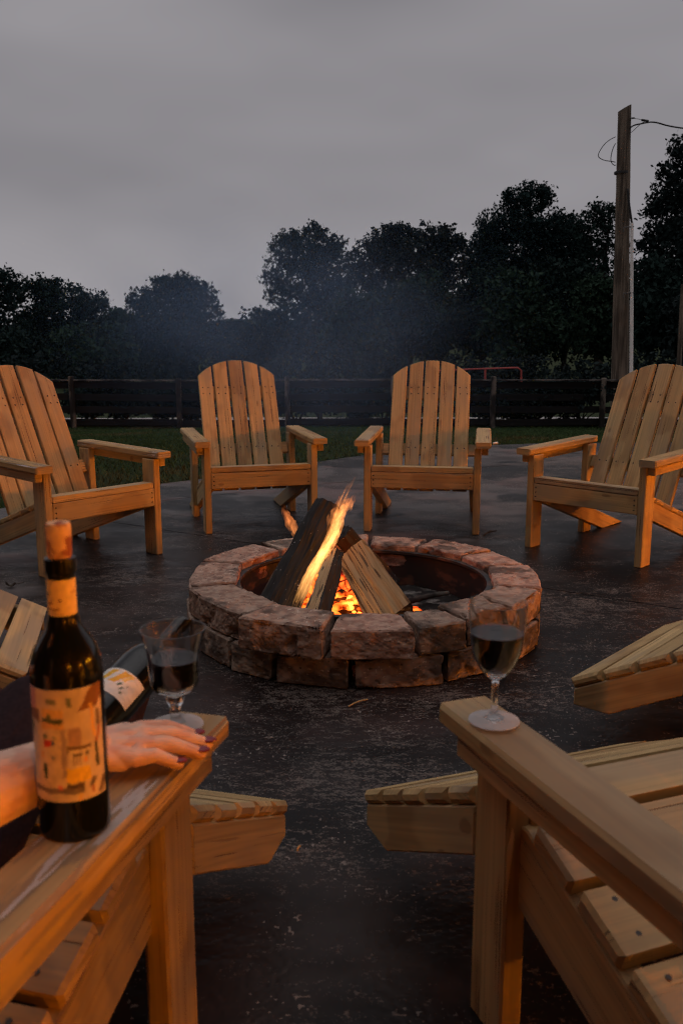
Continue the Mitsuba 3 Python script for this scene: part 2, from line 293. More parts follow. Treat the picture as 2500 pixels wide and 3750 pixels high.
# ---------------------------------------------------------------- chairs
def chair_parts(rest):
    """(name, mesh, length axis) in the chair's own frame: x to the right seen from the front, y to the back"""
    out = []; H = .315; lw, ld = .037, .092; za = .508; lean = .015
    for s in (-1, 1):
        x0, x1 = s * (H - lw), s * H
        out.append(('front_leg', cbox((x0, 0, 0), (x1, ld, za - .034), .004), (0, 0, 1)))
        f = lambda a, b, t: (t, a, b)
        out.append(('rear_leg', prism([(.525, 0), (.605, 0), (.622, za - .022), (.535, za - .022)], min(x0, x1), max(x0, x1), .004, f), (0, 0, 1)))
        top = za
        out.append(('armrest', prism([(-.030, top - .032), (.640, top - .018), (.640, top + lean), (-.030, top)], min(s * .281, s * .366), max(s * .281, s * .366), .006, f), (0, 1, 0)))
        out.append(('arm_rail', prism([(.004, top - .072), (.630, top - .058), (.630, top - .020), (.004, top - .034)], min(s * .317, s * .352), max(s * .317, s * .352), .003, f), (0, 1, 0)))
        k, z0 = (.345, .395) if rest else (.36, .34)
        ys = .105 if rest else 0.02
        xi0, xi1 = s * .255, s * .292
        zb = .088 if not rest else .10
        y2 = z0 / k + .0; yb = (z0 - zb) / k
        poly = [(ys, z0 - k * ys - zb), (yb, 0.0), (min(y2, .93), max(0.0, z0 - k * min(y2, .93))), (ys, z0 - k * ys)]
        if rest: poly = [(0, .345 - .09), (ys, z0 - k * ys - zb), (yb, 0.0), (.93, max(.0, z0 - k * .93)), (ys, z0 - k * ys), (0, .35)]
        out.append(('side_rail', prism(poly, min(xi0, xi1), max(xi0, xi1), .003, f), (0, 1, -k)))
        if rest:
            xf0, xf1 = s * (H - .036), s * H
            out.append(('footrest_rail', prism([(-.002, .345), (-.438, .119), (-.438, .074), (-.338, .074), (-.002, .262)], min(xf0, xf1), max(xf0, xf1), .003, f), (0, 1, .51)))
    def slat(y, z, k, w, xh, th=.026, bev=.006):
        c = 1 / math.hypot(1, k); fy = lambda a, b, t: (t, y + a * c - b * k * c * (-1), z + a * k * c + b * c)
        return prism([(-w / 2, 0), (w / 2, 0), (w / 2, th), (-w / 2, th)], -xh, xh, bev, lambda a, b, t: (t, y + a * c - b * k * c, z + a * k * c + b * c))
    if rest:
        out.append(('seat_slat', slat(.052, .348, 0., .096, .276, .028), (1, 0, 0)))
        pitch, y, w = .104, .165, .088
        for i in range(4):
            out.append(('seat_slat', slat(y, .395 - .345 * y + .001, -.345, w / math.cos(.33), .294, .027), (1, 0, 0))); y += pitch
        L = math.hypot(.436, .226); kk = .226 / .436
        for i in range(5):
            s_ = .045 + i * (L - .09) / 4
            out.append(('footrest_slat', slat(-.002 - s_ * .436 / L, .3455 - s_ * .226 / L, kk, (L - .09) / 4 - .011, .318, .0265, .008), (1, 0, 0)))
    else:
        out.append(('apron', cbox((-.277, .001, .247), (.277, .036, .334), .003), (1, 0, 0)))
        out.append(('seat_slat', slat(.036, .3365, -.02, .072, .277, .027), (1, 0, 0)))
        y = .118
        for i in range(5):
            out.append(('seat_slat', slat(y, .34 - .36 * y + .001, -.36, .082, .294, .025), (1, 0, 0))); y += .0835
    # back: five slats under one arc, leaning
    b0 = np.array([.483, .296]); dvec = np.array([.798 - .483, .918 - .296]); L = np.linalg.norm(dvec); dvec /= L; nrm = np.array([dvec[1], -dvec[0]])
    s0, s1, R = -.14 if not rest else -.08, L, .32
    ws, gap = .0838, .0124
    for i in range(5):
        xc = (i - 2) * (ws + gap); xl, xr = xc - ws / 2, xc + ws / 2
        arc = lambda x: s1 - (R - math.sqrt(R * R - x * x))
        poly = [(xl, s0), (xr, s0)] + [(x, arc(x)) for x in np.linspace(xr, xl, 7)]
        wob = .0012 * ((i * 7) % 3 - 1)
        out.append(('back_slat', prism(poly, wob, .024 + wob, .004, lambda a, b, t: (a, b0[0] + dvec[0] * b + nrm[0] * t, b0[1] + dvec[1] * b + nrm[1] * t)), (0, dvec[0], dvec[1])))
    for (sa, sb, xh) in ((.095, .16, .276), (.455, .535, .222)):
        out.append(('back_rail', prism([(sa, .027), (sb, .027), (sb, .062), (sa, .062)], -xh, xh, .003, lambda a, b, t: (t, b0[0] + dvec[0] * a + nrm[0] * b, b0[1] + dvec[1] * a + nrm[1] * b)), (1, 0, 0)))
    # screw heads
    sc = []
    def screw(p, n):
        c = trimesh.creation.cylinder(.0042, .0016, sections=7); c.apply_transform(trimesh.geometry.align_vectors([0, 0, 1], n)); c.apply_translation(np.array(p) + np.array(n) * .0006); sc.append(c)
    nv = np.array([0, -nrm[0], -nrm[1]])
    for i in range(5):
        xc = (i - 2) * (ws + gap)
        for s_ in (.475, .515) if True else (): 
            for dx in (-.02, .02): screw((xc + dx + rng.normal(0, .003), b0[0] + dvec[0] * s_ + rng.normal(0, .004) * 0, b0[1] + dvec[1] * s_), nv)
        for dx in (-.02, .02): screw((xc + dx, b0[0] + dvec[0] * .125, b0[1] + dvec[1] * .125), nv)
    if not rest:
        for s in (-1, 1):
            for z in (.268, .29, .314): screw((s * .262, .001, z), (0, -1., 0))
    else:
        c = 1 / math.hypot(1, .345); n_ = np.array([0, .345 * c, c]); y = .165
        for i in range(4):
            for s in (-1, 1):
                for dy in (-.024, .024):
                    yy = y + dy; screw((s * .253, yy + .027 * .345 * c, .395 - .345 * yy + .001 + .027 * c), n_)
            y += .104
    out.append(('screws', cat(sc), None))
    return out
PARTS = {rest: chair_parts(rest) for rest in (False, True)}
def make_chair(x, y, th, rest, label, group, worn=()):
    k = thing('adirondack_chair', label, 'chair', group); cnt = {}
    M = T().translate([x, y, 0]).rotate([0, 0, 1], math.degrees(th))
    for name, m, ax in PARTS[rest]:
        i = cnt[name] = cnt.get(name, -1) + 1
        if ax is None: put(name, mikit.ply(m, 'screw_metal', to_world=M), k, kind='stuff'); continue
        w = (name, i) in worn
        if name in ('back_slat', 'seat_slat', 'footrest_slat', 'armrest'):   # hand-built: nothing sits perfectly true
            m = m.copy(); c = m.centroid; R = trimesh.transformations.euler_matrix(*(rng.normal(0, .0022, 3)))
            R[:3, 3] = c - R[:3, :3] @ c + rng.normal(0, .0008, 3); m.apply_transform(R)
        put(name, board(m, ax, 'worn_wood' if w else 'chair_wood', to_world=M), k, label='armrest with worn grey and white peeling paint' if w else None)
    return k
G = 'adirondack chairs in a ring around the fire pit'
CH = {'c1': (-1.084, 4.045, .871), 'c2': (-.435, 4.821, .287), 'c3': (.432, 4.762, -.159), 'c4': (1.159, 4.217, -.776), 'R': (.498, 1.349, 3.496), 'L': (-.523, 1.265, 2.893), 'c5': (1.16, 2.20, 3.98), 'c6': (-1.37, 2.51, 1.80)}
make_chair(*CH['c1'], False, 'tan slatted wooden chair with flaking armrests cut by the left edge, behind the stoppered bottle', G, {('armrest', 0), ('armrest', 1)})
make_chair(*CH['c2'], False, 'tan slatted wooden chair beyond the fire, left of the tallest flame, turned slightly right', G)
make_chair(*CH['c3'], False, 'tan slatted wooden chair beyond the fire facing straight ahead, right of the tallest flame', G)
make_chair(*CH['c4'], False, 'tan slatted wooden chair below the utility pole with its side lit bright orange', G)
make_chair(*CH['R'], True, 'near wooden lounger chair with footrest carrying the thin stemmed glass of red wine', G)
kR = 'adirondack_chair_004'
pts = [(.3125, .0922, z) for z in (.24, .262)] + [(.309, .0922, .30), (.3035, .0922, .345), (.3065, .0922, .36), (.3135, .0922, .33), (.3145, .0922, .30)]
scene['bare_wood'] = pr((.66, .47, .22), .7, .2)
put('scratch', mikit.ply(hull(pts + [(x, y + .0006, z) for x, y, z in pts]), 'bare_wood', to_world=T().translate([CH['R'][0], CH['R'][1], 0]).rotate([0, 0, 1], math.degrees(CH['R'][2]))), kR, label='pale scratch of bare wood on the leg')
make_chair(*CH['L'], True, 'near wooden lounger chair with footrest and worn armrest holding the bottle and the hand', G, {('armrest', 0)})
make_chair(*CH['c5'], True, 'wooden lounger chair of which only the sloping footrest shows at the right edge', G)
make_chair(*CH['c6'], True, 'wooden lounger chair of which only a footrest corner shows at the left edge', G)

# ---------------------------------------------------------------- fire pit
PC = np.array([.08, 3.19])
pit = thing('fire_pit', 'round fire pit ring of two courses of reddish stone blocks on the patio', 'fire pit')
def block(a0, a1, z0, z1, r0, r1, seed, tone, red, cr=.006):
    g = math.radians(.95); a0, a1 = math.radians(a0) + g, math.radians(a1) - g
    am = (a0 + a1) / 2; 
    pts = []
    chord = []
    for a, in zip((a0, a1)):
        chord.append((r0 * math.cos(a), r0 * math.sin(a)))
    o = r1 / math.cos(min((a1 - a0) / 2 * .40, .6))
    poly = [chord[0], (r1 * math.cos(a0), r1 * math.sin(a0)), (o * math.cos(a0 + (a1 - a0) * .3) * .985, o * math.sin(a0 + (a1 - a0) * .3) * .985), (o * math.cos(a1 - (a1 - a0) * .3) * .985, o * math.sin(a1 - (a1 - a0) * .3) * .985), (r1 * math.cos(a1), r1 * math.sin(a1)), chord[1]]
    m = prism(poly, z0, z1, cr, lambda a, b, t: (a, b, t))
    m = fine(m, .013)
    n = m.vertex_normals; v = m.vertices
    d = (meshkit.fbm(v * 22 + seed * 3.1, 3, seed) - .5) * .007 + (meshkit.fbm(v * 75 + seed, 2, seed + 5) - .5) * .006
    zt = np.clip((v[:, 2] - (z1 - .012)) / .012, 0, 1)
    chip = np.clip(meshkit.fbm(v * 17 + seed * 1.7, 2, seed + 9) - .58, 0, 1) * .10 * (np.abs(n).max(1) < .93)
    v = v + n * (d - chip)[:, None]; v[:, 2] = np.maximum(v[:, 2], z0 + .0015)
    v[:, :2] += PC
    m = trimesh.Trimesh(v, m.faces, process=False)
    return mikit.ply(m, 'wall_stone', smooth=True, uv=np.tile([tone, red], (len(v), 1)))
up = [-161.8, -125.7, -100.5, -77.4, -61.6, -44, -19.7, 11.6, 33.7, 61.2, 85.7, 112, 133, 164.6, 198.2]
tones = [.45, .50, .62, .30, .35, .55, .75, .78, .60, .62, .65, .95, .60, .60]; reds = [.6, .55, .25, .8, .6, .5, .15, .1, .25, .3, .3, 1., .2, .4]
for i in range(14):
    dr_ = rng.uniform(-.012, .012) + 0
    dr_ += (0, .045, .045, .02, 0, 0)[i] if i < 6 else 0
    put('stone', block(up[i], up[i + 1], .102, .200 + rng.uniform(-.006, .008), .478 + dr_ * .8, .640 + dr_, 10 + i, tones[i], reds[i]), pit, label='stone block with a pale grey ash dusted top' if i == 11 else None)
lo = [-155, -132, -116, -94.4, -68.4, -48, -24, 2, 26, 50, 75, 101, 127, 153, 179, 205]
for i in range(15):
    dr_ = rng.uniform(-.010, .010)
    put('stone', block(lo[i], lo[i + 1], 0.0, .1, .485, .652 + dr_, 40 + i, rng.uniform(.25, .55), rng.uniform(.6, 1.)), pit)
ring = lathe([(.474, .012), (.474, .150), (.474, .160), (.474, .172), (.452, .172), (.452, .162), (.466, .152), (.466, .012), (.474, .012)], 72); ring.apply_translation([*PC, 0])
put('steel_ring', mikit.ply(ring, 'rusty_steel', smooth=30), pit)
am = trimesh.creation.icosphere(5, .45); v = am.vertices.copy(); v = v[:, :]; 
ag = np.linspace(-.47, .47, 90); ax_, ay_ = np.meshgrid(ag, ag, indexing='ij'); rr = np.hypot(ax_, ay_)
az_ = .012 + .030 * meshkit.fbm(np.stack([ax_ * 14, ay_ * 14, ax_ * 0], -1), 4, 3) + .075 * np.exp(-(((ax_ + .06) / .16) ** 2 + ((ay_ + .02) / .18) ** 2))
ii = np.arange(8100).reshape(90, 90); fq = np.stack([ii[:-1, :-1], ii[1:, :-1], ii[1:, 1:], ii[:-1, 1:]], -1).reshape(-1, 4)
fq = fq[(rr.ravel()[fq] < .47).all(1)]
put('ash_bed', mikit.ply((np.column_stack([ax_.ravel() + PC[0], ay_.ravel() + PC[1], az_.ravel()]), fq), 'ash', smooth=True), pit)
def ash_z(x, y):
    return .030 + .075 * math.exp(-(((x - PC[0] + .06) / .16) ** 2 + ((y - PC[1] + .02) / .18) ** 2))

# firewood
def log(p0, p1, prof0, prof1, up_hint, seed, L=.010, amp=.017):
    """split log between two ends; profiles are 2-d outlines (side, toward the viewer)"""
    p0, p1 = np.array(p0, float), np.array(p1, float); ax = (p1 - p0) / np.linalg.norm(p1 - p0)
    f = np.array(up_hint, float); f -= ax * (f @ ax); f /= np.linalg.norm(f); s = np.cross(f, ax)
    pts = [p0 + s * a + f * b for a, b in prof0] + [p1 + s * a + f * b for a, b in prof1]
    m = fine(hull(pts), L); v = m.vertices; n = m.vertex_normals
    loc = np.stack([v @ ax * 6, v @ s * 55, v @ f * 55], 1)
    d = (meshkit.fbm(loc + seed * 7.3, 3, seed) - .5) * amp + (meshkit.fbm(v * 12 + seed, 2, seed + 1) - .5) * amp * .8
    m = trimesh.Trimesh(v + n * d[:, None], m.faces, process=False)
    uv = np.stack([m.vertices @ ax + seed * 3.7, m.vertices @ s + .7 * (m.vertices @ f)], 1)
    return m, uv, ax, s, f
def split(m, uv, mask, bsdf):
    f = m.faces[mask]; u, inv = np.unique(f, return_inverse=True)
    return mikit.ply((m.vertices[u], inv.reshape(-1, 3)), bsdf, smooth=True, uv=uv[u])
c4 = lambda x, y, Y: W(600 + .957 * x, 1650 + .957 * y, Y=Y)
GL = 'firewood logs propped together in the fire pit'
# 1: the tall charred log
a, b = c4(629, 214, 3.27), c4(452, 580, 3.02); b2 = b + (b - a) * .22
m, uv, ax, s, f = log(a, b2, [(-.052, .02), (-.03, .045), (.035, .042), (.054, .0), (.04, -.05), (-.045, -.045)], [(-.082, .015), (-.04, .055), (.04, .045), (.075, .0), (.05, -.05), (-.06, -.05)], (0, -1, .25), 3)
t = thing('firewood_log', 'tall blackened log leaning right with flame along its edge', 'firewood', GL)
cap = (m.face_normals @ ax) < -.75
put('bark', split(m, uv, ~cap, 'charred_wood'), t); put('cut_end', split(m, uv, cap, 'charred_wood'), t)
# 2: the pale split log
a, b = c4(722, 385, 3.12), c4(845, 585, 2.93); b2 = b + (b - a) * .28
m, uv, ax, s, f = log(a, b2, [(-.062, .02), (.060, .025), (.05, -.03), (.0, -.055), (-.055, -.03)], [(-.085, .02), (.08, .025), (.06, -.04), (.0, -.07), (-.08, -.04)], (-.25, -1, .35), 5, amp=.010)
t = thing('firewood_log', 'pale split log with fresh tan grain leaning left against the others', 'firewood', GL)
face = (m.face_normals @ f) > .62
put('split_face', split(m, uv, face, 'split_wood'), t, label='freshly split tan wood face'); put('bark', split(m, uv, ~face, 'charred_wood'), t)
# 3: the short log in front
a, b = c4(655, 395, 3.05), c4(598, 600, 2.80); b2 = b + (b - a) * .25
m, uv, ax, s, f = log(a, b2, [(-.028, .01), (.0, .03), (.03, .012), (.02, -.03), (-.025, -.03)], [(-.045, .0), (-.005, .04), (.042, .0), (.03, -.04), (-.03, -.04)], (0, -1, .3), 8)
t = thing('firewood_log', 'narrow half burnt log in front of the flame, black on its right side', 'firewood', GL)
face = (m.face_normals @ s) < -.25
put('split_face', split(m, uv, face, 'split_wood'), t); put('bark', split(m, uv, ~face, 'charred_wood'), t)
# 4: the dark log behind
a, b = c4(678, 318, 3.36), c4(815, 470, 3.42); b2 = b + (b - a) * .35
m, uv, ax, s, f = log(a, b2, [(-.045, .02), (0, .04), (.045, .02), (.03, -.04), (-.03, -.04)], [(-.05, .02), (0, .04), (.05, .02), (.03, -.04), (-.03, -.04)], (0, -1, .3), 11)
t = thing('firewood_log', 'dark log leaning behind the pale split log and the flame', 'firewood', GL)
put('bark', mikit.ply(m, 'charred_wood', smooth=True, uv=uv), t)
# stick and twigs in the ash
t = thing('dry_stick', 'thin grey stick lying in the ash right of the split log', 'stick')
A, B = W(1475, 2212, .055), W(1640, 2172, .065)
put('twig', mikit.ply(displace(fine(tube(smooth_path([A, A * .6 + B * .4 + [0, 0, .006], B], 14), np.linspace(.013, .009, 14), 9), .01), .006, 60, 3), 'post_wood', smooth=True), t)
put('twig', mikit.ply(tube(smooth_path([A + [0, .0, .01], A + [-.03, .12, .03]], 6), .003, 6), 'post_wood', smooth=True), t)

# ---------------------------------------------------------------- fire
fire = thing('campfire', 'open wood fire with orange flames and glowing red embers inside the stone ring', 'fire')
SC = 2 ** -exposure
def glow(v, col, bsdf=None, faces=None, parent=fire, name='flame', **k):
    return put(name, mikit.ply((v, faces), bsdf, smooth=True, color=np.maximum(col, 0) * SC, emitter={'type': 'area', 'radiance': {'type': 'mesh_attribute', 'name': 'vertex_color'}}), parent, **k)
# ember bed: broken coals, cooler outward; hidden front ones boosted to light the chair backs
cv, cf, cc, nv_ = [], [], [], 0
base = trimesh.creation.icosphere(1, 1.)
for i in range(620):
    r, th = .30 * math.sqrt(rng.random()), rng.uniform(0, 2 * np.pi)
    x, y = PC[0] - .05 + r * math.cos(th) * .85, PC[1] - .07 + r * math.sin(th)
    s_ = rng.uniform(.007, .019); v = base.vertices * np.array([s_ * rng.uniform(.7, 1.6), s_ * rng.uniform(.7, 1.4), s_ * .7]) * (1 + .35 * (meshkit.noise(base.vertices * 2.1 + i) - .5))[:, None]
    ang = rng.uniform(0, 6.28); R_ = np.array([[math.cos(ang), -math.sin(ang), 0], [math.sin(ang), math.cos(ang), 0], [0, 0, 1]])
    v = v @ R_.T + [x, y, ash_z(x, y) + .004 + .02 * meshkit.noise(np.array([x * 20, y * 20, 1.]))]
    hot = np.clip(meshkit.fbm(v * 30 + 2, 2, 4) * 1.9 - .55, 0, 1) * rng.uniform(.15, 1.)
    hot = hot * (1.25 - r / .34) * (7. if y < PC[1] - .215 else 1.2)
    col = np.stack([hot * 9.0, hot ** 1.4 * 2.5, hot ** 1.8 * .5], 1) * ([1, 1.7, 2.8] if y < PC[1] - .215 else [1, .72, .5])
    cv.append(v); cf.append(base.faces + nv_); cc.append(col); nv_ += len(v)
glow(np.vstack(cv), np.vstack(cc), 'ash', np.vstack(cf), name='ember_bed', kind='stuff')
# glowing log deep in the heap, its surface checked by dark cracks
a, b = np.array([-.12, 3.20, .09]), np.array([.065, 3.25, .135])
m, uv, ax, s, f = log(a, b, [(-.07, .02), (0, .07), (.08, .02), (.06, -.06), (-.06, -.06)], [(-.07, .02), (0, .07), (.08, .02), (.06, -.06), (-.06, -.06)], (0, -1, .2), 21, L=.005, amp=.014)
w = m.vertices
cellx = np.abs(((uv[:, 0] * 42 + 1.2 * meshkit.noise(w * 35)) % 1) - .5); celly = np.abs(((uv[:, 1] * 34 + 1.2 * meshkit.noise(w * 35 + 9)) % 1) - .5)
crack = np.clip((np.minimum(.5 - cellx, .5 - celly) - .03) / .10, 0, 1)
hot = crack * np.clip(meshkit.fbm(w * 22, 3, 2) * 1.8 - .35, 0.05, 1)
glow(w, np.stack([hot * 5.5, hot ** 1.6 * .85, hot ** 2 * .13], 1), 'charred_wood', m.faces, name='glowing_log')
# flames: bundles of thin hot strands
scene['flame_gas'] = {'type': 'mask', 'opacity': .03, 'b': {'type': 'diffuse', 'reflectance': {'type': 'rgb', 'value': [.02, .01, .005]}}}
def flame(path, rad, strands, spread, power, seed, hue=1.0):
    r_ = np.random.default_rng(seed); V, F, C, k = [], [], [], 0
    base = smooth_path(path, 60); rad = np.interp(np.linspace(0, 1, 60), np.linspace(0, 1, len(rad)), rad)
    for i in range(strands):
        t0, t1 = r_.uniform(0, .30), r_.uniform(.55, 1.0) if i else 1.0
        if i == 0: t0 = 0
        n = 34; tt = np.linspace(t0, t1, n); P = np.stack([np.interp(tt, np.linspace(0, 1, 60), base[:, j]) for j in range(3)], 1)
        R0 = np.interp(tt, np.linspace(0, 1, 60), rad); u = np.linspace(0, 1, n)
        off = r_.normal(0, spread, 3) * [1, .8, .3]; ph = r_.uniform(0, 6.28)
        P = P + off * (R0 / rad.max())[:, None] + np.stack([np.sin(u * 7 + ph) * .006 * u, np.cos(u * 6 + ph) * .005 * u, u * 0], 1)
        rr = R0 * r_.uniform(.16, .5) * np.sin(np.pi * np.clip(u * .93 + .07, 0, 1)) ** .7 + .0004
        m = tube(P, rr, 12); v = m.vertices.copy(); cidx = np.minimum(np.arange(len(v)) // 12, n - 1)
        q = np.stack([v[:, 0] * 75 - v[:, 2] * 32, v[:, 1] * 75, v[:, 2] * 8], 1); nn = meshkit.fbm(q + seed * 3.3 + i, 3, seed)
        v = v + (v - P[cidx]) * ((nn - .5) * 1.6)[:, None]
        e = power * (1 - .80 * tt[cidx]) * np.clip((nn - .34) * 5.5, .06, 1.9)
        fade = np.sin(np.pi * np.clip(u, .02, .98)) ** .5
        e = e * fade[cidx]
        V.append(v); F.append(m.faces + k); k += len(v)
        C.append(np.stack([e * 1.0, e * (.44 - .14 * tt[cidx]) * hue, e * (.115 - .04 * tt[cidx]) * hue], 1))
    return np.vstack(V), np.vstack(C), np.vstack(F)
v, c, f_ = flame([c4(512, 588, 2.96), c4(545, 505, 2.98), c4(588, 425, 3.01), c4(628, 360, 3.05), c4(655, 300, 3.09), c4(670, 240, 3.14), c4(690, 185, 3.19), c4(714, 130, 3.22), c4(733, 92, 3.24)], [.032, .031, .027, .025, .024, .021, .020, .014, .004], 22, .012, .54, 5)
glow(v, c, 'flame_gas', f_, label='tall main flame licking up the edge of the tallest log')
v, c, f_ = flame([c4(640, 330, 3.08), c4(662, 272, 3.13), c4(688, 225, 3.18), c4(712, 190, 3.2), c4(736, 168, 3.22)], [.014, .017, .013, .009, .002], 8, .007, .34, 21, .9)
glow(v, c, 'flame_gas', f_, label='forked tip of the main flame')
v, c, f_ = flame([c4(635, 345, 3.08), c4(655, 290, 3.12), c4(664, 240, 3.16), c4(668, 200, 3.2), c4(682, 150, 3.22)], [.014, .022, .022, .014, .002], 9, .013, .20, 22, .8)
glow(v, c, 'flame_gas', f_, label='faint veil of flame behind the main tongue')
v, c, f_ = flame([c4(512, 345, 3.36), c4(500, 300, 3.36), c4(480, 260, 3.38), c4(462, 225, 3.4), c4(448, 200, 3.4)], [.018, .03, .026, .016, .004], 8, .012, .26, 9, .75)
glow(v, c, 'flame_gas', f_, label='small faint flame left of the tallest log')
v, c, f_ = flame([c4(668, 260, 3.24), c4(690, 225, 3.26), c4(712, 190, 3.28), c4(733, 165, 3.3)], [.024, .024, .016, .003], 9, .014, .30, 12, .8)
glow(v, c, 'flame_gas', f_, label='side tongue of flame right of the log top')
v, c, f_ = flame([c4(500, 600, 3.06), c4(515, 555, 3.08), c4(540, 510, 3.10), c4(566, 470, 3.12)], [.05, .05, .035, .006], 14, .024, .30, 14, .8)
glow(v, c, 'flame_gas', f_, label='broad low flame between the two left logs')

# ---------------------------------------------------------------- bottle and glasses
def at(m, x, y, z): m = m.copy(); m.apply_translation([x, y, z]); return m
ZA = .514
BX, BY = -.2915, .896
bt = thing('wine_bottle', 'upright dark wine bottle with colourful street scene label and cork stopper on the left armrest', 'bottle')
Rb = .0375
def arcp(cx, cz, r, a0, a1, n): return [(cx + r * math.cos(math.radians(a)), cz + r * math.sin(math.radians(a))) for a in np.linspace(a0, a1, n)]
prof = [(0, .004), (.026, .004), (.031, .0)] + arcp(Rb - .006, .006, .006, -90, 0, 5) + [(Rb, .05), (Rb, .100), (Rb, .150), (Rb, .178)] + [(Rb * .985, .188), (Rb * .94, .198), (Rb * .84, .209), (Rb * .70, .218), (Rb * .55, .226), (Rb * .45, .234), (.0148, .245), (.0142, .262), (.0140, .285)] + [(.0140, .287), (.0156, .2885), (.0160, .290), (.0160, .302), (.0155, .304), (.0135, .305), (.0105, .3052), (.0105, .290), (0, .290)]
put('glass_body', mikit.ply(at(lathe(prof, 80), BX, BY, ZA), 'black_glass', smooth=40), bt)
def ribbon(r, z0, z1, a0, a1, n=48, t=.0004):
    """curved paper, with thickness; uv: 0..1 around and up"""
    a = np.radians(np.linspace(a0, a1, n)); V, UV = [], []
    for rr in (r, r + t):
        for z, vv in ((z0, 0), (z1, 1)): V.append(np.stack([rr * np.cos(a), rr * np.sin(a), a * 0 + z], 1)); UV.append(np.stack([np.linspace(0, 1, n), a * 0 + vv], 1))
    V, UV = np.vstack(V), np.vstack(UV); i = np.arange(n - 1); F = []
    for p, q in ((2, 3), (1, 0), (0, 2), (3, 1)): F.append(np.stack([i + p * n, i + 1 + p * n, i + 1 + q * n, i + q * n], 1))
    return trimesh.Trimesh(V, np.vstack([np.vstack(F)[:, [0, 1, 2]], np.vstack(F)[:, [0, 2, 3]]]), process=False), UV
def paint(ops, ground, wob=.012):
    def fn(p, n, uv):
        x = uv.x + (noise(uv.x * 14, uv.y * 18, 1.) - .5) * wob * 2; y = uv.y + (noise(uv.x * 14, uv.y * 18, 7.) - .5) * wob * 2
        c = mi.Color3f(ground) * (.82 + .36 * fbm(uv.x * 11, uv.y * 13, 3., 3))
        for o in ops:
            x0, x1, y0, y1, col = o[:5]; sh = o[5] if len(o) > 5 else 0.
            xx = x - sh * (y - y0); e = .010
            w = smoothstep(x0 - e, x0 + e, xx) * (1 - smoothstep(x1 - e, x1 + e, xx)) * smoothstep(y0 - e, y0 + e, y) * (1 - smoothstep(y1 - e, y1 + e, y))
            c = mix(c, mi.Color3f(col) * (.85 + .3 * noise(uv.x * 30, uv.y * 30, 2.)), w)
        return c
    return fn
# a generic painted street: houses, awning, yellow tram front, paving
OPS = [(0, .16, .80, 1., (.55, .30, .30)), (0, .2, .70, .82, (.22, .13, .10)), (0, .15, .18, .72, (.48, .43, .40)), (.02, .07, .62, .70, (.05, .07, .04)),
       (.20, .52, .12, .66, (.72, .56, .36)), (.22, .50, .66, .72, (.70, .42, .16)), (.24, .50, .76, .84, (.74, .46, .16)), (.24, .50, .71, .75, (.07, .08, .03)), (.30, .36, .74, .79, (.13, .14, .05)), (.30, .44, .88, .92, (.20, .20, .12)), (.55, .60, .85, .94, (.16, .18, .12)),
       (.24, .34, .50, .56, (.62, .06, .03)), (.34, .38, .51, .55, (.10, .12, .20)), (.24, .29, .57, .61, (.10, .12, .08)), (.36, .40, .57, .60, (.28, .28, .20)), (.22, .27, .20, .34, (.05, .08, .05)), (.33, .38, .38, .42, (.36, .30, .26)), (.20, .24, .40, .45, (.66, .36, .14)),
       (.46, .52, .22, .66, (.42, .30, .27)), (.55, .68, .50, .66, (.46, .28, .21)), (.52, .80, .44, .50, (.16, .09, .05), .05), (.54, .80, .30, .46, (.70, .58, .46)), (.58, .69, .40, .425, (.12, .08, .05)), (.58, .60, .33, .40, (.40, .24, .18)), (.62, .64, .33, .40, (.42, .28, .22)), (.66, .68, .33, .40, (.4, .26, .2)), (.71, .75, .34, .38, (.78, .34, .10)), (.72, .77, .40, .43, (.12, .08, .06)),
       (.50, .78, .17, .305, (.86, .54, .06)), (.50, .70, .105, .165, (.12, .07, .05)), (.0, .70, .075, .125, (.20, .15, .13)), (.40, .45, .10, .16, (.70, .20, .12)),
       (.66, .92, .80, 1.1, (.24, .10, .04), .9), (.84, .88, .55, .84, (.80, .44, .10), -.12), (.86, .90, .46, .62, (.45, .12, .03), .35), (.86, .91, .26, .48, (.09, .08, .05)), (.90, .96, .62, .78, (.20, .13, .08), -.1), (.76, .82, .10, .18, (.14, .10, .08), .4), (.88, .96, .02, .15, (.16, .10, .07), .5), (.79, .83, .05, .10, (.45, .16, .08)), (.62, .66, .0, .07, (.80, .50, .15))]
scene['street_label'] = two(pr(paint(OPS, (.66, .52, .38)), .55, .3))
m, uv = ribbon(Rb + .0002, .049, .173, -150, -14); put('label', mikit.ply(at(m, BX, BY, ZA), 'street_label', uv=uv), bt, label='paper label printed with a blurred painted street and yellow tram')
scene['neck_label'] = two(pr(paint([(.05, .28, .62, .66, (.40, .17, .04), .3), (.2, .34, .40, .48, (.45, .2, .05), .4), (.15, .50, .27, .31, (.42, .19, .05), .7), (.42, .62, .16, .17, (.35, .16, .05)), (.42, .62, .19, .20, (.35, .16, .05)), (.80, .92, .66, .72, (.45, .22, .05), .2), (.5, .58, .48, .53, (.4, .18, .05))], (.86, .60, .22)), .5, .3))
m, uv = ribbon(.01445, .239, .283, -178, 2, 40)
put('neck_label', mikit.ply(at(m, BX, BY, ZA), 'neck_label', uv=uv), bt)
scene['cork'] = two(pr(lambda p, n, uv: mix(mix((.74, .50, .30), (.56, .33, .17), fbm(p.x * 190, p.y * 190, p.z * 120, 3)), (.22, .04, .02), smoothstep(.50, .64, fbm(p.x * 75, p.y * 75, p.z * 60 + p.x * 60, 3)) * .85), .85, .2))
put('cork', mikit.ply(at(lathe([(0, .291), (.0115, .291), (.0118, .300), (.0127, .312), (.0130, .335), (.0126, .3395), (.0118, .341), (0, .3415)], 40), BX, BY, ZA), 'cork', smooth=40), bt)

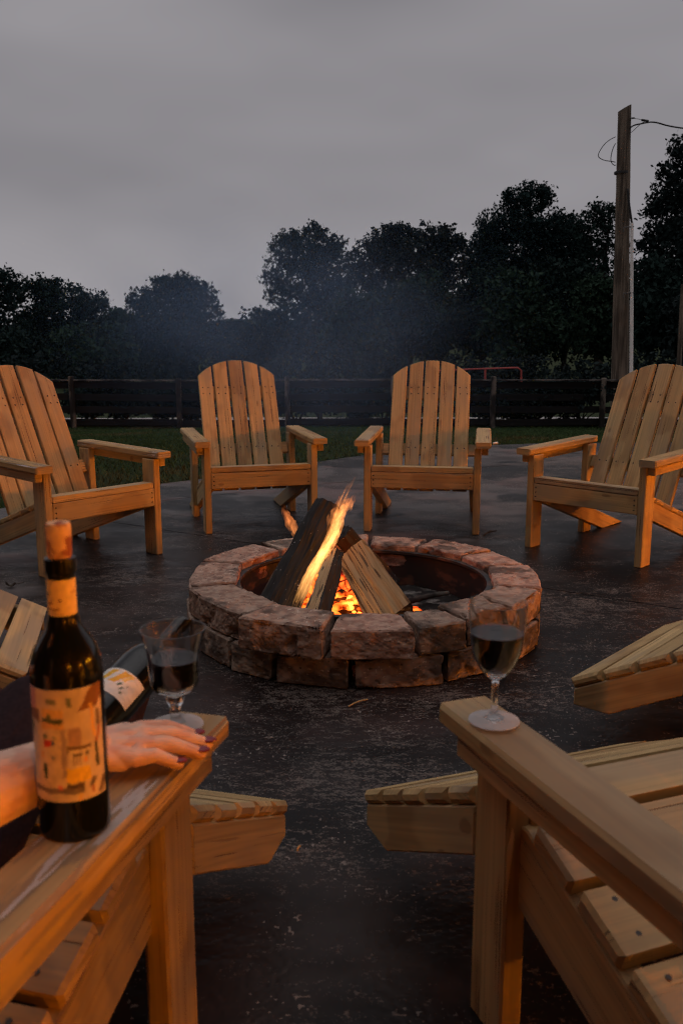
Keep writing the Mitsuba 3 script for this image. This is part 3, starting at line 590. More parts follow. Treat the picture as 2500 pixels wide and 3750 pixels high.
# second bottle, lying tilted on the person's lap
b2 = thing('wine_bottle', 'dark bottle tilted on the lap with white label of yellow strokes', 'bottle')
dirb = np.array([.357, .89, .28]); dirb /= np.linalg.norm(dirb)
R2 = .0385
prof2 = [(0, .002), (.030, .0), (.036, .004), (R2, .012), (R2, .15), (R2 * .985, .165), (R2 * .9, .180), (R2 * .74, .195), (R2 * .55, .206), (R2 * .44, .216), (.0145, .235), (.0140, .275), (.0160, .278), (.0160, .292), (.013, .294), (0, .294)]
M2 = trimesh.geometry.align_vectors([0, 0, 1], dirb); org = W(425, 2478, Y=1.30) - dirb * .085 - V3(0, .01, .03); M2[:3, 3] = org
mm = lathe(prof2, 64); mm.apply_transform(M2); put('glass_body', mikit.ply(mm, 'black_glass', smooth=40), b2)
scene['lemon_label'] = two(pr(paint([(.10, .24, .50, .92, (.82, .46, .03), .30), (.32, .46, .42, .95, (.80, .42, .03), .35), (.54, .62, .60, .95, (.85, .58, .15), .3), (.52, .57, .40, .52, (.06, .10, .05), .4), (.60, .64, .30, .42, (.07, .10, .05), .4), (.66, .70, .18, .28, (.10, .12, .06), .4), (.70, .72, .5, .56, (.2, .2, .12))], (.74, .70, .64), .02), .5, .3))
m, uv = ribbon(R2 + .0002, .055, .108, -150, -30); 
camdir = np.array([0, 0, CAM_H]) - org; camdir -= dirb * (camdir @ dirb); loc = np.linalg.inv(M2)[:3, :3] @ camdir; rot = math.atan2(loc[1], loc[0]) + math.radians(90 - 22)
m.apply_transform(trimesh.transformations.rotation_matrix(rot, [0, 0, 1])); m.apply_transform(M2); put('label', mikit.ply(m, 'lemon_label', uv=uv), b2)

scene['wine_liquid'] = {'type': 'dielectric', 'int_ior': 1.34, 'ext_ior': 1.0}
scene['wine_medium'] = {'type': 'homogeneous', 'albedo': 0.0, 'sigma_t': {'type': 'rgb', 'value': [.17, 1., .9]}, 'scale': 1500.}
scene['frosted_glass'] = {'type': 'blendbsdf', 'weight': .42, 'a': {'type': 'dielectric', 'int_ior': 1.5}, 'b': {'type': 'twosided', 'n': {'type': 'diffuse', 'reflectance': {'type': 'rgb', 'value': [.72, .70, .70]}}}}
def goblet(x, y, z, outer, inner, wine_h, label, facets=0):
    k = thing('wine_glass', label, 'wine glass')
    ft = [q for q in outer if q[1] <= .0061]; m = lathe(ft + [(0, ft[-1][1])], 96)
    put('foot', mikit.ply(at(m, x, y, z), 'frosted_glass', smooth=50), k)
    up2 = [q for q in outer if q[1] > .0061]; m = lathe([(0, ft[-1][1] - .0004), (ft[-1][0] * .8, ft[-1][1] - .0004)] + up2 + inner[::-1], 96)
    if facets:
        v = m.vertices; a = np.arctan2(v[:, 1], v[:, 0]); r = np.hypot(v[:, 0], v[:, 1])
        on = (v[:, 2] > .052) & (v[:, 2] < .118) & (r > .022)
        mod = 1 + .030 * np.abs(np.cos(a * facets / 2)) * np.sin(np.clip((v[:, 2] - .052) / .066, 0, 1) * np.pi) ** .5
        ro = np.interp(v[:, 2], [p[1] for p in inner], [p[0] for p in inner]) + .0007
        v[:, :2] *= np.where(on & (r > ro), mod, 1)[:, None]; m = trimesh.Trimesh(v, m.faces, process=False)
    put('bowl', mikit.ply(at(m, x, y, z), 'glass', smooth=50), k)
    ir = np.array(inner); hh = np.linspace(ir[0][1] + .0006, wine_h, 18); rr = np.interp(hh, ir[:, 1], ir[:, 0]) - .00035
    w = lathe([(0, hh[0])] + list(zip(np.maximum(rr, .0005), hh)) + [(rr[-1] * .97, wine_h - .0004), (0, wine_h - .0004)], 80)
    put('wine', {**mikit.ply(at(w, x, y, z), 'wine_liquid', smooth=50), 'interior': {'type': 'ref', 'id': 'wine_medium'}}, k)
outerR = [(0, .0), (.034, .0), (.0355, .0008), (.0355, .0016), (.030, .0030), (.018, .0052), (.0085, .009), (.0052, .016), (.0045, .030), (.0045, .052), (.0060, .062), (.0135, .0675), (.0215, .076), (.0285, .088), (.0335, .102), (.0368, .118), (.0385, .135), (.0396, .155), (.0402, .173)]
innerR = [(0, .0685), (.0120, .0700), (.0200, .0785), (.0272, .0900), (.0322, .1035), (.0355, .119), (.0372, .135), (.0384, .155), (.0392, .173)]
goblet(.2135, 1.170, ZA + .001, outerR, innerR, .130, 'tall stemmed glass half full of red wine on the right armrest')
outerL = [(0, .0), (.036, .0), (.0375, .0008), (.0375, .0018), (.030, .0032), (.016, .0060), (.0085, .011), (.0072, .020), (.0085, .030), (.0120, .036), (.0130, .040), (.0105, .045), (.0200, .050), (.0290, .056), (.0325, .066), (.0345, .085), (.0355, .105), (.0385, .120), (.0430, .134), (.0445, .1405)]
innerL = [(0, .0525), (.0185, .0545), (.0260, .0600), (.0298, .069), (.0322, .087), (.0335, .106), (.0366, .121), (.0414, .135), (.0430, .1405)]
goblet(-.2285, 1.154, ZA + .001, outerL, innerL, .099, 'short faceted goblet of red wine behind the hand on the left armrest', 10)

# ---------------------------------------------------------------- person
def blob(chains, L, it=10):
    parts = []
    for ch in chains:
        for (p, r), (q, s) in zip(ch[:-1], ch[1:]):
            a = m3.Manifold.sphere(r, 20).translate(tuple(map(float, p))); b = m3.Manifold.sphere(s, 20).translate(tuple(map(float, q)))
            parts.append(m3.Manifold.batch_hull([a, b]))
    u = m3.Manifold.batch_boolean(parts, m3.OpType.Add).refine_to_length(L); mm = u.to_mesh()
    m = trimesh.Trimesh(mm.vert_properties[:, :3], mm.tri_verts); trimesh.smoothing.filter_taubin(m, .5, .52, iterations=it); return m
per = thing('person', 'person in dark clothes at left, hand with dark red nails on the armrest', 'person')
lx = CH['L']; ct, st = math.cos(lx[2]), math.sin(lx[2])
loc = lambda x, y, z: V3(lx[0] + ct * x - st * y, lx[1] + st * x + ct * y, z)
wr = V3(-.302, 1.012, .548); el = V3(-.445, .740, .585); sh = loc(-.17, .56, .86)
kn = {'i': V3(-.258, 1.072, .5465), 'm': V3(-.253, 1.050, .549), 'r': V3(-.249, 1.028, .546), 'l': V3(-.252, 1.007, .539)}
tip = {'i': V3(-.194, 1.106, .5215), 'm': V3(-.176, 1.082, .5215), 'r': V3(-.180, 1.055, .5215), 'l': V3(-.203, 1.027, .5215)}
hand = []
rad = {'i': .0102, 'm': .0105, 'r': .0100, 'l': .0090}
for k in 'imrl':
    a, b = kn[k], tip[k]; d = b - a; m1 = a + d * .46 + V3(0, 0, .0075); m2 = a + d * .76 + V3(0, 0, .0035); r = rad[k]
    hand += [[(wr + (a - wr) * .25, .015), (a, r + .0018), (m1, r), (m2, r * .93), (b, r * .80)]]
hand += [[(kn['i'], .0115), (kn['m'], .0115), (kn['r'], .011), (kn['l'], .010)]]
hand += [[(wr + V3(.0, .014, 0), .019), (kn['i'] - V3(.02, 0, .004), .0135)], [(wr - V3(0, .012, .002), .018), (kn['l'] - V3(.016, 0, .004), .0125)], [(wr, .019), (kn['m'] - V3(.02, 0, .004), .0145)]]
thb = [(wr + V3(.012, .020, -.006), .014), (V3(-.272, 1.080, .532), .0115), (V3(-.248, 1.103, .5265), .0098), (V3(-.224, 1.117, .5235), .0082)]
arm = [[(sh, .045), (sh * .5 + el * .5, .042), (el, .037), (el * .62 + wr * .38, .041), (el * .25 + wr * .75, .0335), (wr, .0245)]]
head = loc(0, .66, 1.13)
rest_b = [[(loc(0, .60, .93), .052), (head - V3(0, 0, .03), .055)], [(head, .088), (head + V3(.02, .06, -.045), .052), (head + V3(.02, .07, -.07), .035)], [(head + V3(.022, .085, -.01), .016), (head + V3(.03, .102, -.03), .011)],
          [(sh, .045), (loc(0, .60, .90), .055)], [(loc(.17, .56, .86), .045), (loc(0, .60, .90), .055)], [(loc(.17, .56, .86), .042), (loc(.24, .36, .62), .036), (loc(.14, .14, .56), .026), (loc(.10, .06, .56), .022)]]
hb = blob(hand + [thb] + arm, .0036, 12)
bod = blob(rest_b + [[(sh, .045), (sh * .7 + el * .3, .044)]], .012, 8)
put('body', mikit.ply(trimesh.util.concatenate([hb, bod]), 'skin', smooth=True), per)
for k in 'imrl':
    d = tip[k] - kn[k]; d[2] = -.1 * np.linalg.norm(d); d /= np.linalg.norm(d); s_ = np.cross(d, [0, 0, 1]); s_ /= np.linalg.norm(s_); n_ = np.cross(s_, d)
    r = rad[k]; e = trimesh.creation.icosphere(3, 1.); v = e.vertices
    v = v * [r * 1.15, r * .80, r * .34]; v = v[:, :1] * d + v[:, 1:2] * s_ + v[:, 2:3] * n_ + tip[k] + d * .0010 + n_ * r * .60
    put('fingernail', mikit.ply((v, e.faces), 'nail_polish', smooth=True), per)
# bracelet of small beads
bc = el * .66 + wr * .34; axb = (wr - el) / np.linalg.norm(wr - el); e1 = np.cross(axb, [0, 0, 1]); e1 /= np.linalg.norm(e1); e2 = np.cross(e1, axb)
scene['bead'] = pr((.10, .075, .035), .3, .5)
put('bracelet', mikit.ply(cat([at(trimesh.creation.icosphere(2, .0062), *(bc + (e1 * math.cos(a) + e2 * math.sin(a)) * .0425)) for a in np.linspace(0, 2 * np.pi, 20, endpoint=False)]), 'bead', smooth=True), per)
hips = [loc(-.10, .42, .33), loc(.10, .42, .33)]; knee = [loc(-.055, -.02, .475), loc(.125, -.02, .50)]; foot = [loc(.03, -.36, .235), loc(.17, -.36, .235)]
legs = [[(hips[i], .098), (knee[i], .066), (foot[i], .045)] for i in (0, 1)]
tor = [[(loc(0, .44, .36), .15), (loc(0, .53, .62), .135), (loc(0, .58, .84), .10)], [(hips[0], .10), (hips[1], .10)], [(loc(-.16, .57, .85), .055), (loc(.16, .57, .85), .055)], [(sh, .060), (sh * .42 + el * .58, .054)], [(loc(.17, .56, .86), .058), (loc(.24, .36, .62), .050)]]
put('clothing', mikit.ply(blob(legs + tor, .016, 6), 'dark_cloth', smooth=True), per)
put('shoe', mikit.ply(blob([[(foot[0], .048), (foot[0] + loc(0, -.14, .10) - loc(0, 0, 0), .036)]], .012, 4), 'dark_cloth', smooth=True), per)
put('shoe', mikit.ply(blob([[(foot[1], .048), (foot[1] + loc(0, -.14, .10) - loc(0, 0, 0), .036)]], .012, 4), 'dark_cloth', smooth=True), per)
put('hair', mikit.ply(displace(blob([[(head + V3(-.01, -.03, .02), .098), (head + V3(-.02, -.06, -.10), .08), (loc(0, .70, .92), .06)]], .012, 3), .02, 40), 'hair', smooth=True), per)

# ---------------------------------------------------------------- fence
fn = thing('fence', 'long dark board fence with four rails at the end of the lawn', 'fence')
FY = 20.0
px = [-560, -150, 265, 665, 1055, 1436, 1800, 2207, 2600, 3000, 3400]
posts = []
for x in px:
    X = (x - 1250) / FPX * FY / math.cos(PITCH) * .985; Y = FY + .2 * math.sin(x); z = float(gz(X, Y)); posts.append((X, Y, z))
    m = cbox((X - .055, Y - .06, z - .05), (X + .055, Y + .05, z + 1.14 + rng.uniform(-.03, .04)), .012)
    put('post', board(m, (0, 0, 1), 'post_wood'), fn)
for (x0, y0, z0), (x1, y1, z1) in zip(posts[:-1], posts[1:]):
    for h in (.14, .42, .70, .98):
        w0, w1 = rng.uniform(-.02, .02, 2); A, B = V3(x0 - .02, y0 + .075, z0 + h + w0), V3(x1 + .02, y1 + .075, z1 + h + w1)
        pts = [A + V3(0, dy, dz) for dy in (-.016, .016) for dz in (-.075, .075)] + [B + V3(0, dy, dz) for dy in (-.016, .016) for dz in (-.075, .075)]
        put('rail', board(hull(pts), B - A, 'fence_paint'), fn)
    A, B = V3(x0, y0 + .03, z0 + 1.085), V3(x1, y1 + .03, z1 + 1.085)
    pts = [A + V3(0, dy, dz) for dy in (-.06, .06) for dz in (-.015, .015)] + [B + V3(0, dy, dz) for dy in (-.06, .06) for dz in (-.015, .015)]
    put('cap_rail', board(hull(pts), B - A, 'cap_wood'), fn)

# red tube gate beyond the fence
gt = thing('metal_gate', 'red tubular metal gate showing above the fence rails', 'gate')
GY = 24.0
def P_(x, y, Y=GY): return W(x, y, Y=Y)
corner = [P_(1712, 1352), P_(1895, 1346), P_(1908, 1356), P_(1908, 1400), P_(1900, 1408), P_(1712, 1411)]
put('tube', mikit.ply(tube(corner[:4], .022, 8), 'red_paint', smooth=True), gt)
put('tube', mikit.ply(tube([P_(1600, 1413), P_(1905, 1402)], .022, 8), 'red_paint', smooth=True), gt)
put('tube', mikit.ply(tube([P_(1600, 1357), P_(1716, 1352)], .022, 8), 'red_paint', smooth=True), gt)
put('upright', mikit.ply(tube([P_(1776, 1350), P_(1776, 1408)], .030, 8), 'red_paint', smooth=True), gt)
put('upright', mikit.ply(tube([P_(1600, 1356), P_(1600, 1500)], .030, 8), 'red_paint', smooth=True), gt)
put('upright', mikit.ply(tube([P_(1908, 1380), P_(1908, 1500)], .030, 8), 'red_paint', smooth=True), gt)

# ---------------------------------------------------------------- utility pole
PY = 22.5
up_ = thing('utility_pole', 'tall weathered wooden utility pole with slanted top behind the fence', 'utility pole')
b_, t_ = W(2273, 1420, Y=PY), W(2286, 400, Y=PY); b_[2] = float(gz(b_[0], PY)) - .1
m = tube([b_ + (t_ - b_) * k for k in np.linspace(0, 1, 30)], np.linspace(.215, .148, 30), 20)
v = m.vertices; top = v[:, 2] > t_[2] - .05; v[:, 2] = np.where(top, v[:, 2] + (v[:, 0] - t_[0]) * .5 + .03, v[:, 2])
m = displace(trimesh.Trimesh(v, m.faces, process=False), .02, 2.2, 4)
put('shaft', mikit.ply(m, 'pole_wood', smooth=40), up_)
bd = W(2276, 632, Y=PY); put('band', mikit.ply(at(lathe([(.172, -.03), (.180, -.025), (.180, .025), (.172, .03)], 24), bd[0], PY, bd[2]), 'cable_black', smooth=40), up_)
PV = PY - .24
cd = W(2312, 1100, Y=PV)
put('conduit', mikit.ply(tube([W(2310, 1420, Y=PV), W(2312, 1100, Y=PV)], .046, 12), 'white_pvc', smooth=40), up_, label='white plastic conduit pipe up the side')
put('conduit', mikit.ply(tube([W(2312, 1110, Y=PV), W(2313, 815, Y=PV)], .040, 12), 'white_pvc', smooth=40), up_)
for (x, y) in ((2313, 828), (2312, 1070)): put('bracket', mikit.ply(tube([W(x, y, Y=PV - .03) + V3(.05, 0, 0), W(x - 30, y + 4, Y=PV), W(x - 30, y + 20, Y=PV)], .014, 6), 'steel', smooth=True), up_)
put('cable', mikit.ply(tube(smooth_path([W(2313, 818, Y=PV), W(2309, 790, Y=PV), W(2302, 740, Y=PV), W(2298, 690, Y=PV)], 20), .028, 8), 'cable_black', smooth=True), up_)
for pts, r in (([(2253, 500), (2220, 520), (2195, 553), (2190, 570), (2205, 583), (2225, 588), (2253, 593)], .010), ([(2253, 524), (2243, 545), (2237, 570), (2237, 590), (2247, 603), (2254, 604)], .010), ([(2306, 468), (2320, 458), (2345, 452), (2378, 446), (2400, 447), (2430, 455), (2500, 468), (2620, 486)], .018), ([(2306, 486), (2330, 466), (2352, 448), (2372, 441)], .008), ([(2306, 432), (2325, 433), (2352, 438)], .006)):
    put('wire', mikit.ply(tube(smooth_path([W(*p, Y=PY - .12) for p in pts], 36), r, 6), 'cable_black', smooth=True), up_)
put('splice', mikit.ply(tube([W(2348, 438, Y=PY - .12), W(2374, 442, Y=PY - .12)], .026, 8), 'cable_black', smooth=True), up_)
put('eye_bolt', mikit.ply(at(trimesh.creation.torus(.035, .012), *W(2317, 431, Y=PY - .12)), 'steel', smooth=True), up_)
p2 = thing('wood_post', 'thin brown wooden post at the right edge before the trees', 'post')
A = W(2482, 1345, Y=27.); A[2] = float(gz(A[0], 27.)); put('shaft', mikit.ply(tube([A, W(2486, 1330, Y=27.), W(2499, 1040, Y=27.)], [.075, .075, .05], 10), 'pole_wood', smooth=40), p2)

# ---------------------------------------------------------------- trees
def leaf_quads(P, nrm, size):
    n = len(P); a = rng.normal(size=(n, 3)) + nrm * .4; a /= np.linalg.norm(a, axis=1, keepdims=True)
    b = np.cross(a, rng.normal(size=(n, 3))); b /= np.linalg.norm(b, axis=1, keepdims=True); c = np.cross(a, b)
    s = size * rng.uniform(.55, 1.35, n)[:, None]
    V = np.stack([P - b * s, P + c * s * .55, P + b * s, P - c * s * .55], 1).reshape(-1, 3)
    i = np.arange(n)[:, None] * 4
    return trimesh.Trimesh(V, np.vstack([i + [0, 1, 2], i + [0, 2, 3]]), process=False)
def crown(blobs, dens, size, ragged=.35):
    """leaves in clusters over ellipsoids (centre, radii)"""
    out = []
    for c, r in blobs:
        c, r = np.array(c), np.array(r); area = 4 * np.pi * (r.prod() ** (2 / 3))
        nc = max(6, int(area * dens * 7.5 / 26)); d = rng.normal(size=(nc, 3)); d /= np.linalg.norm(d, axis=1, keepdims=True)
        rad = rng.uniform(.12, 1.0, nc) ** .45 * (1 + ragged * (rng.random(nc) - .35))
        cc = c + d * rad[:, None] * r
        k = 26; q = np.repeat(cc, k, axis=0) + rng.normal(0, 1, (nc * k, 3)) * (size * 1.55) * [1, 1, .8]
        out.append(leaf_quads(q, np.repeat(d, k, axis=0), size))
        ns = max(4, int(area * 1.1)); d = rng.normal(size=(ns, 3)); d[:, 2] = np.abs(d[:, 2]) * .9 - .15; d /= np.linalg.norm(d, axis=1, keepdims=True)
        dirs = d * [1, 1, .8] + rng.normal(0, .35, (ns, 3)) + [0, 0, .45]; dirs /= np.linalg.norm(dirs, axis=1, keepdims=True)
        Ls = r.mean() * rng.uniform(.12, .42, ns); k = 22; t = np.tile(np.linspace(-.3, 1, k), ns)
        q = np.repeat(c + d * r * .95, k, axis=0) + np.repeat(dirs * Ls[:, None], k, axis=0) * t[:, None] + rng.normal(0, 1, (ns * k, 3)) * (size * 1.1 * (1.25 - t))[:, None]
        out.append(leaf_quads(q, np.repeat(d, k, axis=0), size * .9))
    return cat(out)
def tree(label, Y, blobs_px, leaf, dens=9., size=.135, trunk=None, name='tree', catg='tree', group=None, ragged=.35, limbs=True):
    k = thing(name, label, catg, group); B = []
    for (x, y, rx, ry) in blobs_px:
        s = Y / FPX; yy = Y + rng.uniform(-.25, .25) * rx * s
        c = W(x, y, Y=yy); B.append((c, (rx * s, rx * s * .85, ry * s)))
    put('crown', mikit.ply(crown(B, dens, size, ragged), f'leaf_{leaf}'), k)
    tx = trunk if trunk is not None else np.mean([b[0] for b in blobs_px]); base = W(tx, 1380, Y=Y); base[2] = float(gz(base[0], Y)) - .1
    top = max(B, key=lambda b: b[0][2])[0]; H = top[2] - base[2]; ms = []
    mid = base * .45 + top * .55; mid[:2] = base[:2] * .7 + top[:2] * .3
    ms.append(tube(smooth_path([base, mid, top], 14), np.linspace(.035 * H * .6 + .06, .03, 14), 8))
    if limbs:
        for c, r in B:
            st = base + (mid - base) * rng.uniform(.5, 1.); ms.append(tube(smooth_path([st, st * .4 + c * .6 + V3(0, 0, .1 * r[2]), c + V3(0, 0, r[2] * .5)], 8), np.linspace(.010 * H + .02, .012, 8), 6))
    put('trunk', mikit.ply(cat(ms), 'bark', smooth=True), k)
GT = 'trees along the far side of the field'
tree('dark tree cut off by the left edge with a ragged pointed top', 52, [(-30, 1060, 75, 90), (-60, 1180, 110, 130), (-20, 1290, 90, 80), (25, 1010, 22, 30)], 0, trunk=-60, group=GT)
tree('wide round dark tree left of the first sky gap, above the leftmost chair', 60, [(110, 1130, 85, 95), (230, 1130, 95, 85), (330, 1120, 55, 50), (170, 1240, 130, 90), (300, 1220, 80, 70), (70, 1290, 90, 80), (375, 1105, 22, 28), (160, 1060, 60, 40), (280, 1330, 110, 60)], 1, trunk=190, group=GT)
tree('bushy dark tree standing alone between the two sky gaps', 56, [(640, 1120, 105, 95), (560, 1150, 85, 80), (720, 1150, 85, 80), (640, 1060, 70, 45), (510, 1100, 40, 40), (600, 1250, 140, 90), (740, 1260, 95, 75), (800, 1220, 45, 35), (690, 1050, 30, 35), (560, 1330, 160, 60), (760, 1070, 25, 30)], 0, trunk=640, group=GT)
tree('tall open crowned tree with sky showing through, above the second chair', 66, [(1130, 930, 90, 75), (1060, 930, 65, 70), (1200, 960, 75, 70), (1020, 1010, 45, 60), (1140, 1060, 110, 70), (1230, 900, 35, 35), (1150, 850, 45, 25), (1050, 870, 40, 25), (1020, 1085, 45, 40), (1200, 1150, 120, 80), (1250, 1040, 45, 80)], 1, dens=7.5, trunk=1160, group=GT)
tree('low rounded tree in front of the tall open crowned tree', 50, [(960, 1230, 110, 80), (1060, 1200, 90, 75), (900, 1280, 80, 60), (1100, 1280, 120, 70)], 0, trunk=1000, group=GT)
tree('rounded twin topped dark tree above the gap between the middle chairs', 62, [(1430, 900, 85, 60), (1580, 890, 95, 60), (1360, 970, 80, 80), (1500, 990, 130, 90), (1640, 930, 55, 70), (1330, 1060, 60, 70), (1560, 1090, 110, 70), (1480, 850, 30, 22), (1440, 845, 25, 20), (1680, 900, 22, 30), (1620, 1020, 70, 60)], 3, trunk=1500, group=GT)
tree('tallest broad dark tree with a square knob at its top', 70, [(1940, 730, 62, 55), (1990, 715, 32, 40), (1880, 740, 45, 40), (1850, 830, 95, 60), (1980, 830, 110, 60), (1780, 900, 55, 70), (1900, 930, 150, 90), (2060, 900, 90, 100), (2120, 960, 70, 80), (1760, 980, 70, 80), (1800, 990, 90, 60), (1990, 1020, 140, 90), (2100, 860, 30, 40)], 0, dens=9.5, trunk=1930, group=GT, ragged=.25)
tree('thin leaved tree just left of the utility pole', 64, [(2180, 790, 50, 45), (2210, 850, 45, 60), (2150, 860, 45, 60), (2190, 950, 65, 70), (2230, 780, 25, 30), (2180, 1030, 70, 60)], 1, dens=5.5, trunk=2190, group=GT)
tree('tall tree with lobed branches cut by the right edge', 50, [(2470, 640, 50, 70), (2520, 560, 60, 60), (2440, 720, 55, 50), (2500, 760, 90, 80), (2400, 770, 45, 35), (2420, 860, 60, 50), (2520, 900, 120, 90), (2370, 900, 30, 30), (2440, 980, 110, 70)], 3, dens=9, size=.13, trunk=2560, group=GT)
GB = 'undergrowth bushes below the trees'
for i, (x, y, r, h, Y, lf, lab) in enumerate([(1290, 1230, 110, 110, 47, 2, 'pale green bush behind the gap between the middle chairs, in the drifting smoke'), (1420, 1200, 120, 130, 54, 1, 'mid green bush directly behind the third chair'), (1600, 1180, 120, 150, 56, 2, 'green bush left of the tallest tree trunk, above the red gate'), (1760, 1140, 120, 160, 55, 1, 'green bush under the tallest tree, right above the red gate'), (1900, 1190, 130, 150, 50, 2, 'yellow green bush under the middle of the tallest tree'), (2060, 1150, 130, 150, 53, 1, 'bush between the tallest tree and the utility pole'), (2180, 1190, 110, 130, 48, 2, 'bush directly left of the pole base'), (2380, 1150, 120, 150, 46, 1, 'bush directly right of the white conduit'), (2520, 1180, 120, 150, 44, 3, 'bush at the right edge under the tall tree'), (420, 1250, 90, 70, 68, 2, 'distant bush filling the first sky gap'), (870, 1260, 80, 70, 60, 3, 'bush filling the base of the second sky gap'), (330, 1330, 150, 80, 46, 2, 'bush behind the fence above the leftmost chair arm'), (40, 1330, 150, 80, 46, 1, 'bush behind the fence at the left edge')]):
    y -= 45; h += 20
    bl = [(x + rng.uniform(-.5, .5) * r, y + rng.uniform(-.35, .6) * h, r * rng.uniform(.45, .75), h * rng.uniform(.4, .6)) for _ in range(5)] + [(x, y + .5 * h, r, h * .7)]
    tree(lab, Y, bl, lf, dens=8, size=.16, trunk=x, name='bush', catg='bush', group=GB, ragged=.3)
ub = []
for x in range(-80, 2620, 75):
    Y = rng.uniform(33, 41); sc_ = Y / FPX; c = W(x + rng.uniform(-30, 30), 1372 + rng.uniform(-14, 12), Y=Y); ub.append((c, (62 * sc_, 50 * sc_, rng.uniform(38, 60) * sc_)))
put('undergrowth', mikit.ply(crown(ub, 9, .11, .4), 'leaf_3'), kind='stuff'); labels['undergrowth'].update(label='dark undergrowth filling the space below the trees beyond the fence', category='undergrowth')
# shrubs along the fence
GS = 'low shrubs along the far side of the fence'
SH = {330: 'low shrub under the fence just right of the leftmost chair back', 445: 'low branching shrub under the fence above the right arm of the leftmost chair', 580: 'low shrub under the fence midway between the two left chairs', 690: 'low shrub showing at the left edge of the second chair back', 1085: 'low shrub showing at the right edge of the second chair back', 1180: 'low shrub with bare stems above the right arm of the second chair', 1300: 'low shrub with bare stems midway between the two middle chairs', 1400: 'low shrub showing at the left edge of the third chair back', 1760: 'low shrub showing at the right edge of the third chair back', 1870: 'low shrub under the fence above the right arm of the third chair', 2000: 'low shrub under the fence midway between the third and rightmost chairs', 2130: 'low shrub under the fence just left of the rightmost chair back'}
for i, (x, lab) in enumerate(SH.items()):
    Y = 20.75 + rng.uniform(-.12, .15); s = Y / FPX; X = W(x, 1500, Y=Y)[0]; g0 = float(gz(X, Y)); k = thing('shrub', lab, 'shrub', GS)
    wv = rng.uniform(.5, .75); B = [((X + rng.uniform(-.35, .35), Y + rng.uniform(-.2, .2), g0 + rng.uniform(.42, .80)), (wv * rng.uniform(.6, .9), .4, rng.uniform(.2, .3))) for _ in range(4)] + [((X + rng.uniform(-.5, .5), Y + .1, g0 + rng.uniform(.12, .3)), (rng.uniform(.15, .35), .2, .14)) for _ in range(rng.integers(0, 3))]
    put('crown', mikit.ply(crown(B, 60, .05, .5), f'leaf_{(0, 3)[i % 2]}'), k)
    ms = []
    for j in range(6):
        a = rng.uniform(0, 6.28); e = V3(X + .42 * math.cos(a), Y + .25 * math.sin(a), g0 + rng.uniform(.35, .6)); ms.append(tube(smooth_path([V3(X + rng.normal(0, .03), Y, g0 - .03), V3(X, Y, g0 + .12) * .6 + e * .4, e], 7), np.linspace(.024, .008, 7), 5))
    put('stem', mikit.ply(cat(ms), 'bark', smooth=True), k)

# ---------------------------------------------------------------- small things on the patio
hs = thing('garden_hose', 'thin dark hose lying along the far patio edge', 'hose')
put('hose', mikit.ply(tube(np.column_stack([smooth_path(np.column_stack([edge[66:84] + [0, -.10], np.full(18, .012)]), 60)]), .013, 8), 'cable_black', smooth=True), hs)
nz = W(1812, 1627, .02); put('nozzle', mikit.ply(tube([nz + V3(-.02, 0, .010), nz + V3(.025, .01, .012)], [.010, .013], 10), 'white_pvc', smooth=40), hs, label='pale hose end')
scene['straw'] = two(pr((.42, .27, .12), .8, .2))
lf = 0
for a, b in (((1275, 2588), (1345, 2562)), ((1088, 3118), (1098, 3100))):
    A, B = W(*a, .004), W(*b, .008); k = thing('straw_stalk', ('long dry straw stalk on the dark patio in front of the fire pit', 'short dry straw on the patio between the two footrests')[lf], 'straw'); lf += 1
    put('stalk', mikit.ply(tube(smooth_path([A, (A + B) / 2 + V3(0, 0, .004), B], 8), .0022, 6), 'straw', smooth=True), k)
# dead leaf by the left footrest, twig by the third chair
scene['dead_leaf'] = two(pr((.05, .035, .025), .8, .2))
k = thing('dead_leaf', 'curled dark dead leaf on the patio left of the bottle neck', 'leaf'); p = W(40, 2148, .006)
g_ = np.linspace(-1, 1, 9); lx_, ly_ = np.meshgrid(g_, g_, indexing='ij'); lz = .012 * (lx_ ** 2 + .5 * ly_ ** 2) + .006 * np.sin(lx_ * 4) * ly_
lv = np.stack([p[0] + lx_ * .022, p[1] + ly_ * .016 * np.sqrt(np.clip(1.02 - lx_ ** 2, 0, 1)), p[2] + lz], -1).reshape(-1, 3); li = np.arange(81).reshape(9, 9)
put('blade', mikit.ply((lv, np.stack([li[:-1, :-1], li[1:, :-1], li[1:, 1:], li[:-1, 1:]], -1).reshape(-1, 4)), 'dead_leaf', smooth=True), k)
put('petiole', mikit.ply(tube([p + V3(.02, 0, .01), p + V3(.05, .02, .012)], .0015, 5), 'dead_leaf'), k)
k = thing('fallen_twig', 'small forked dark twig on the patio below the third chair', 'twig')
A, B = W(1770, 1960, .006), W(1797, 1943, .012); put('stem', mikit.ply(tube([A, B], .004, 6), 'bark'), k); put('stem', mikit.ply(tube([(A + B) / 2, (A + B) / 2 + V3(.05, .0, .012)], .003, 6), 'bark'), k)

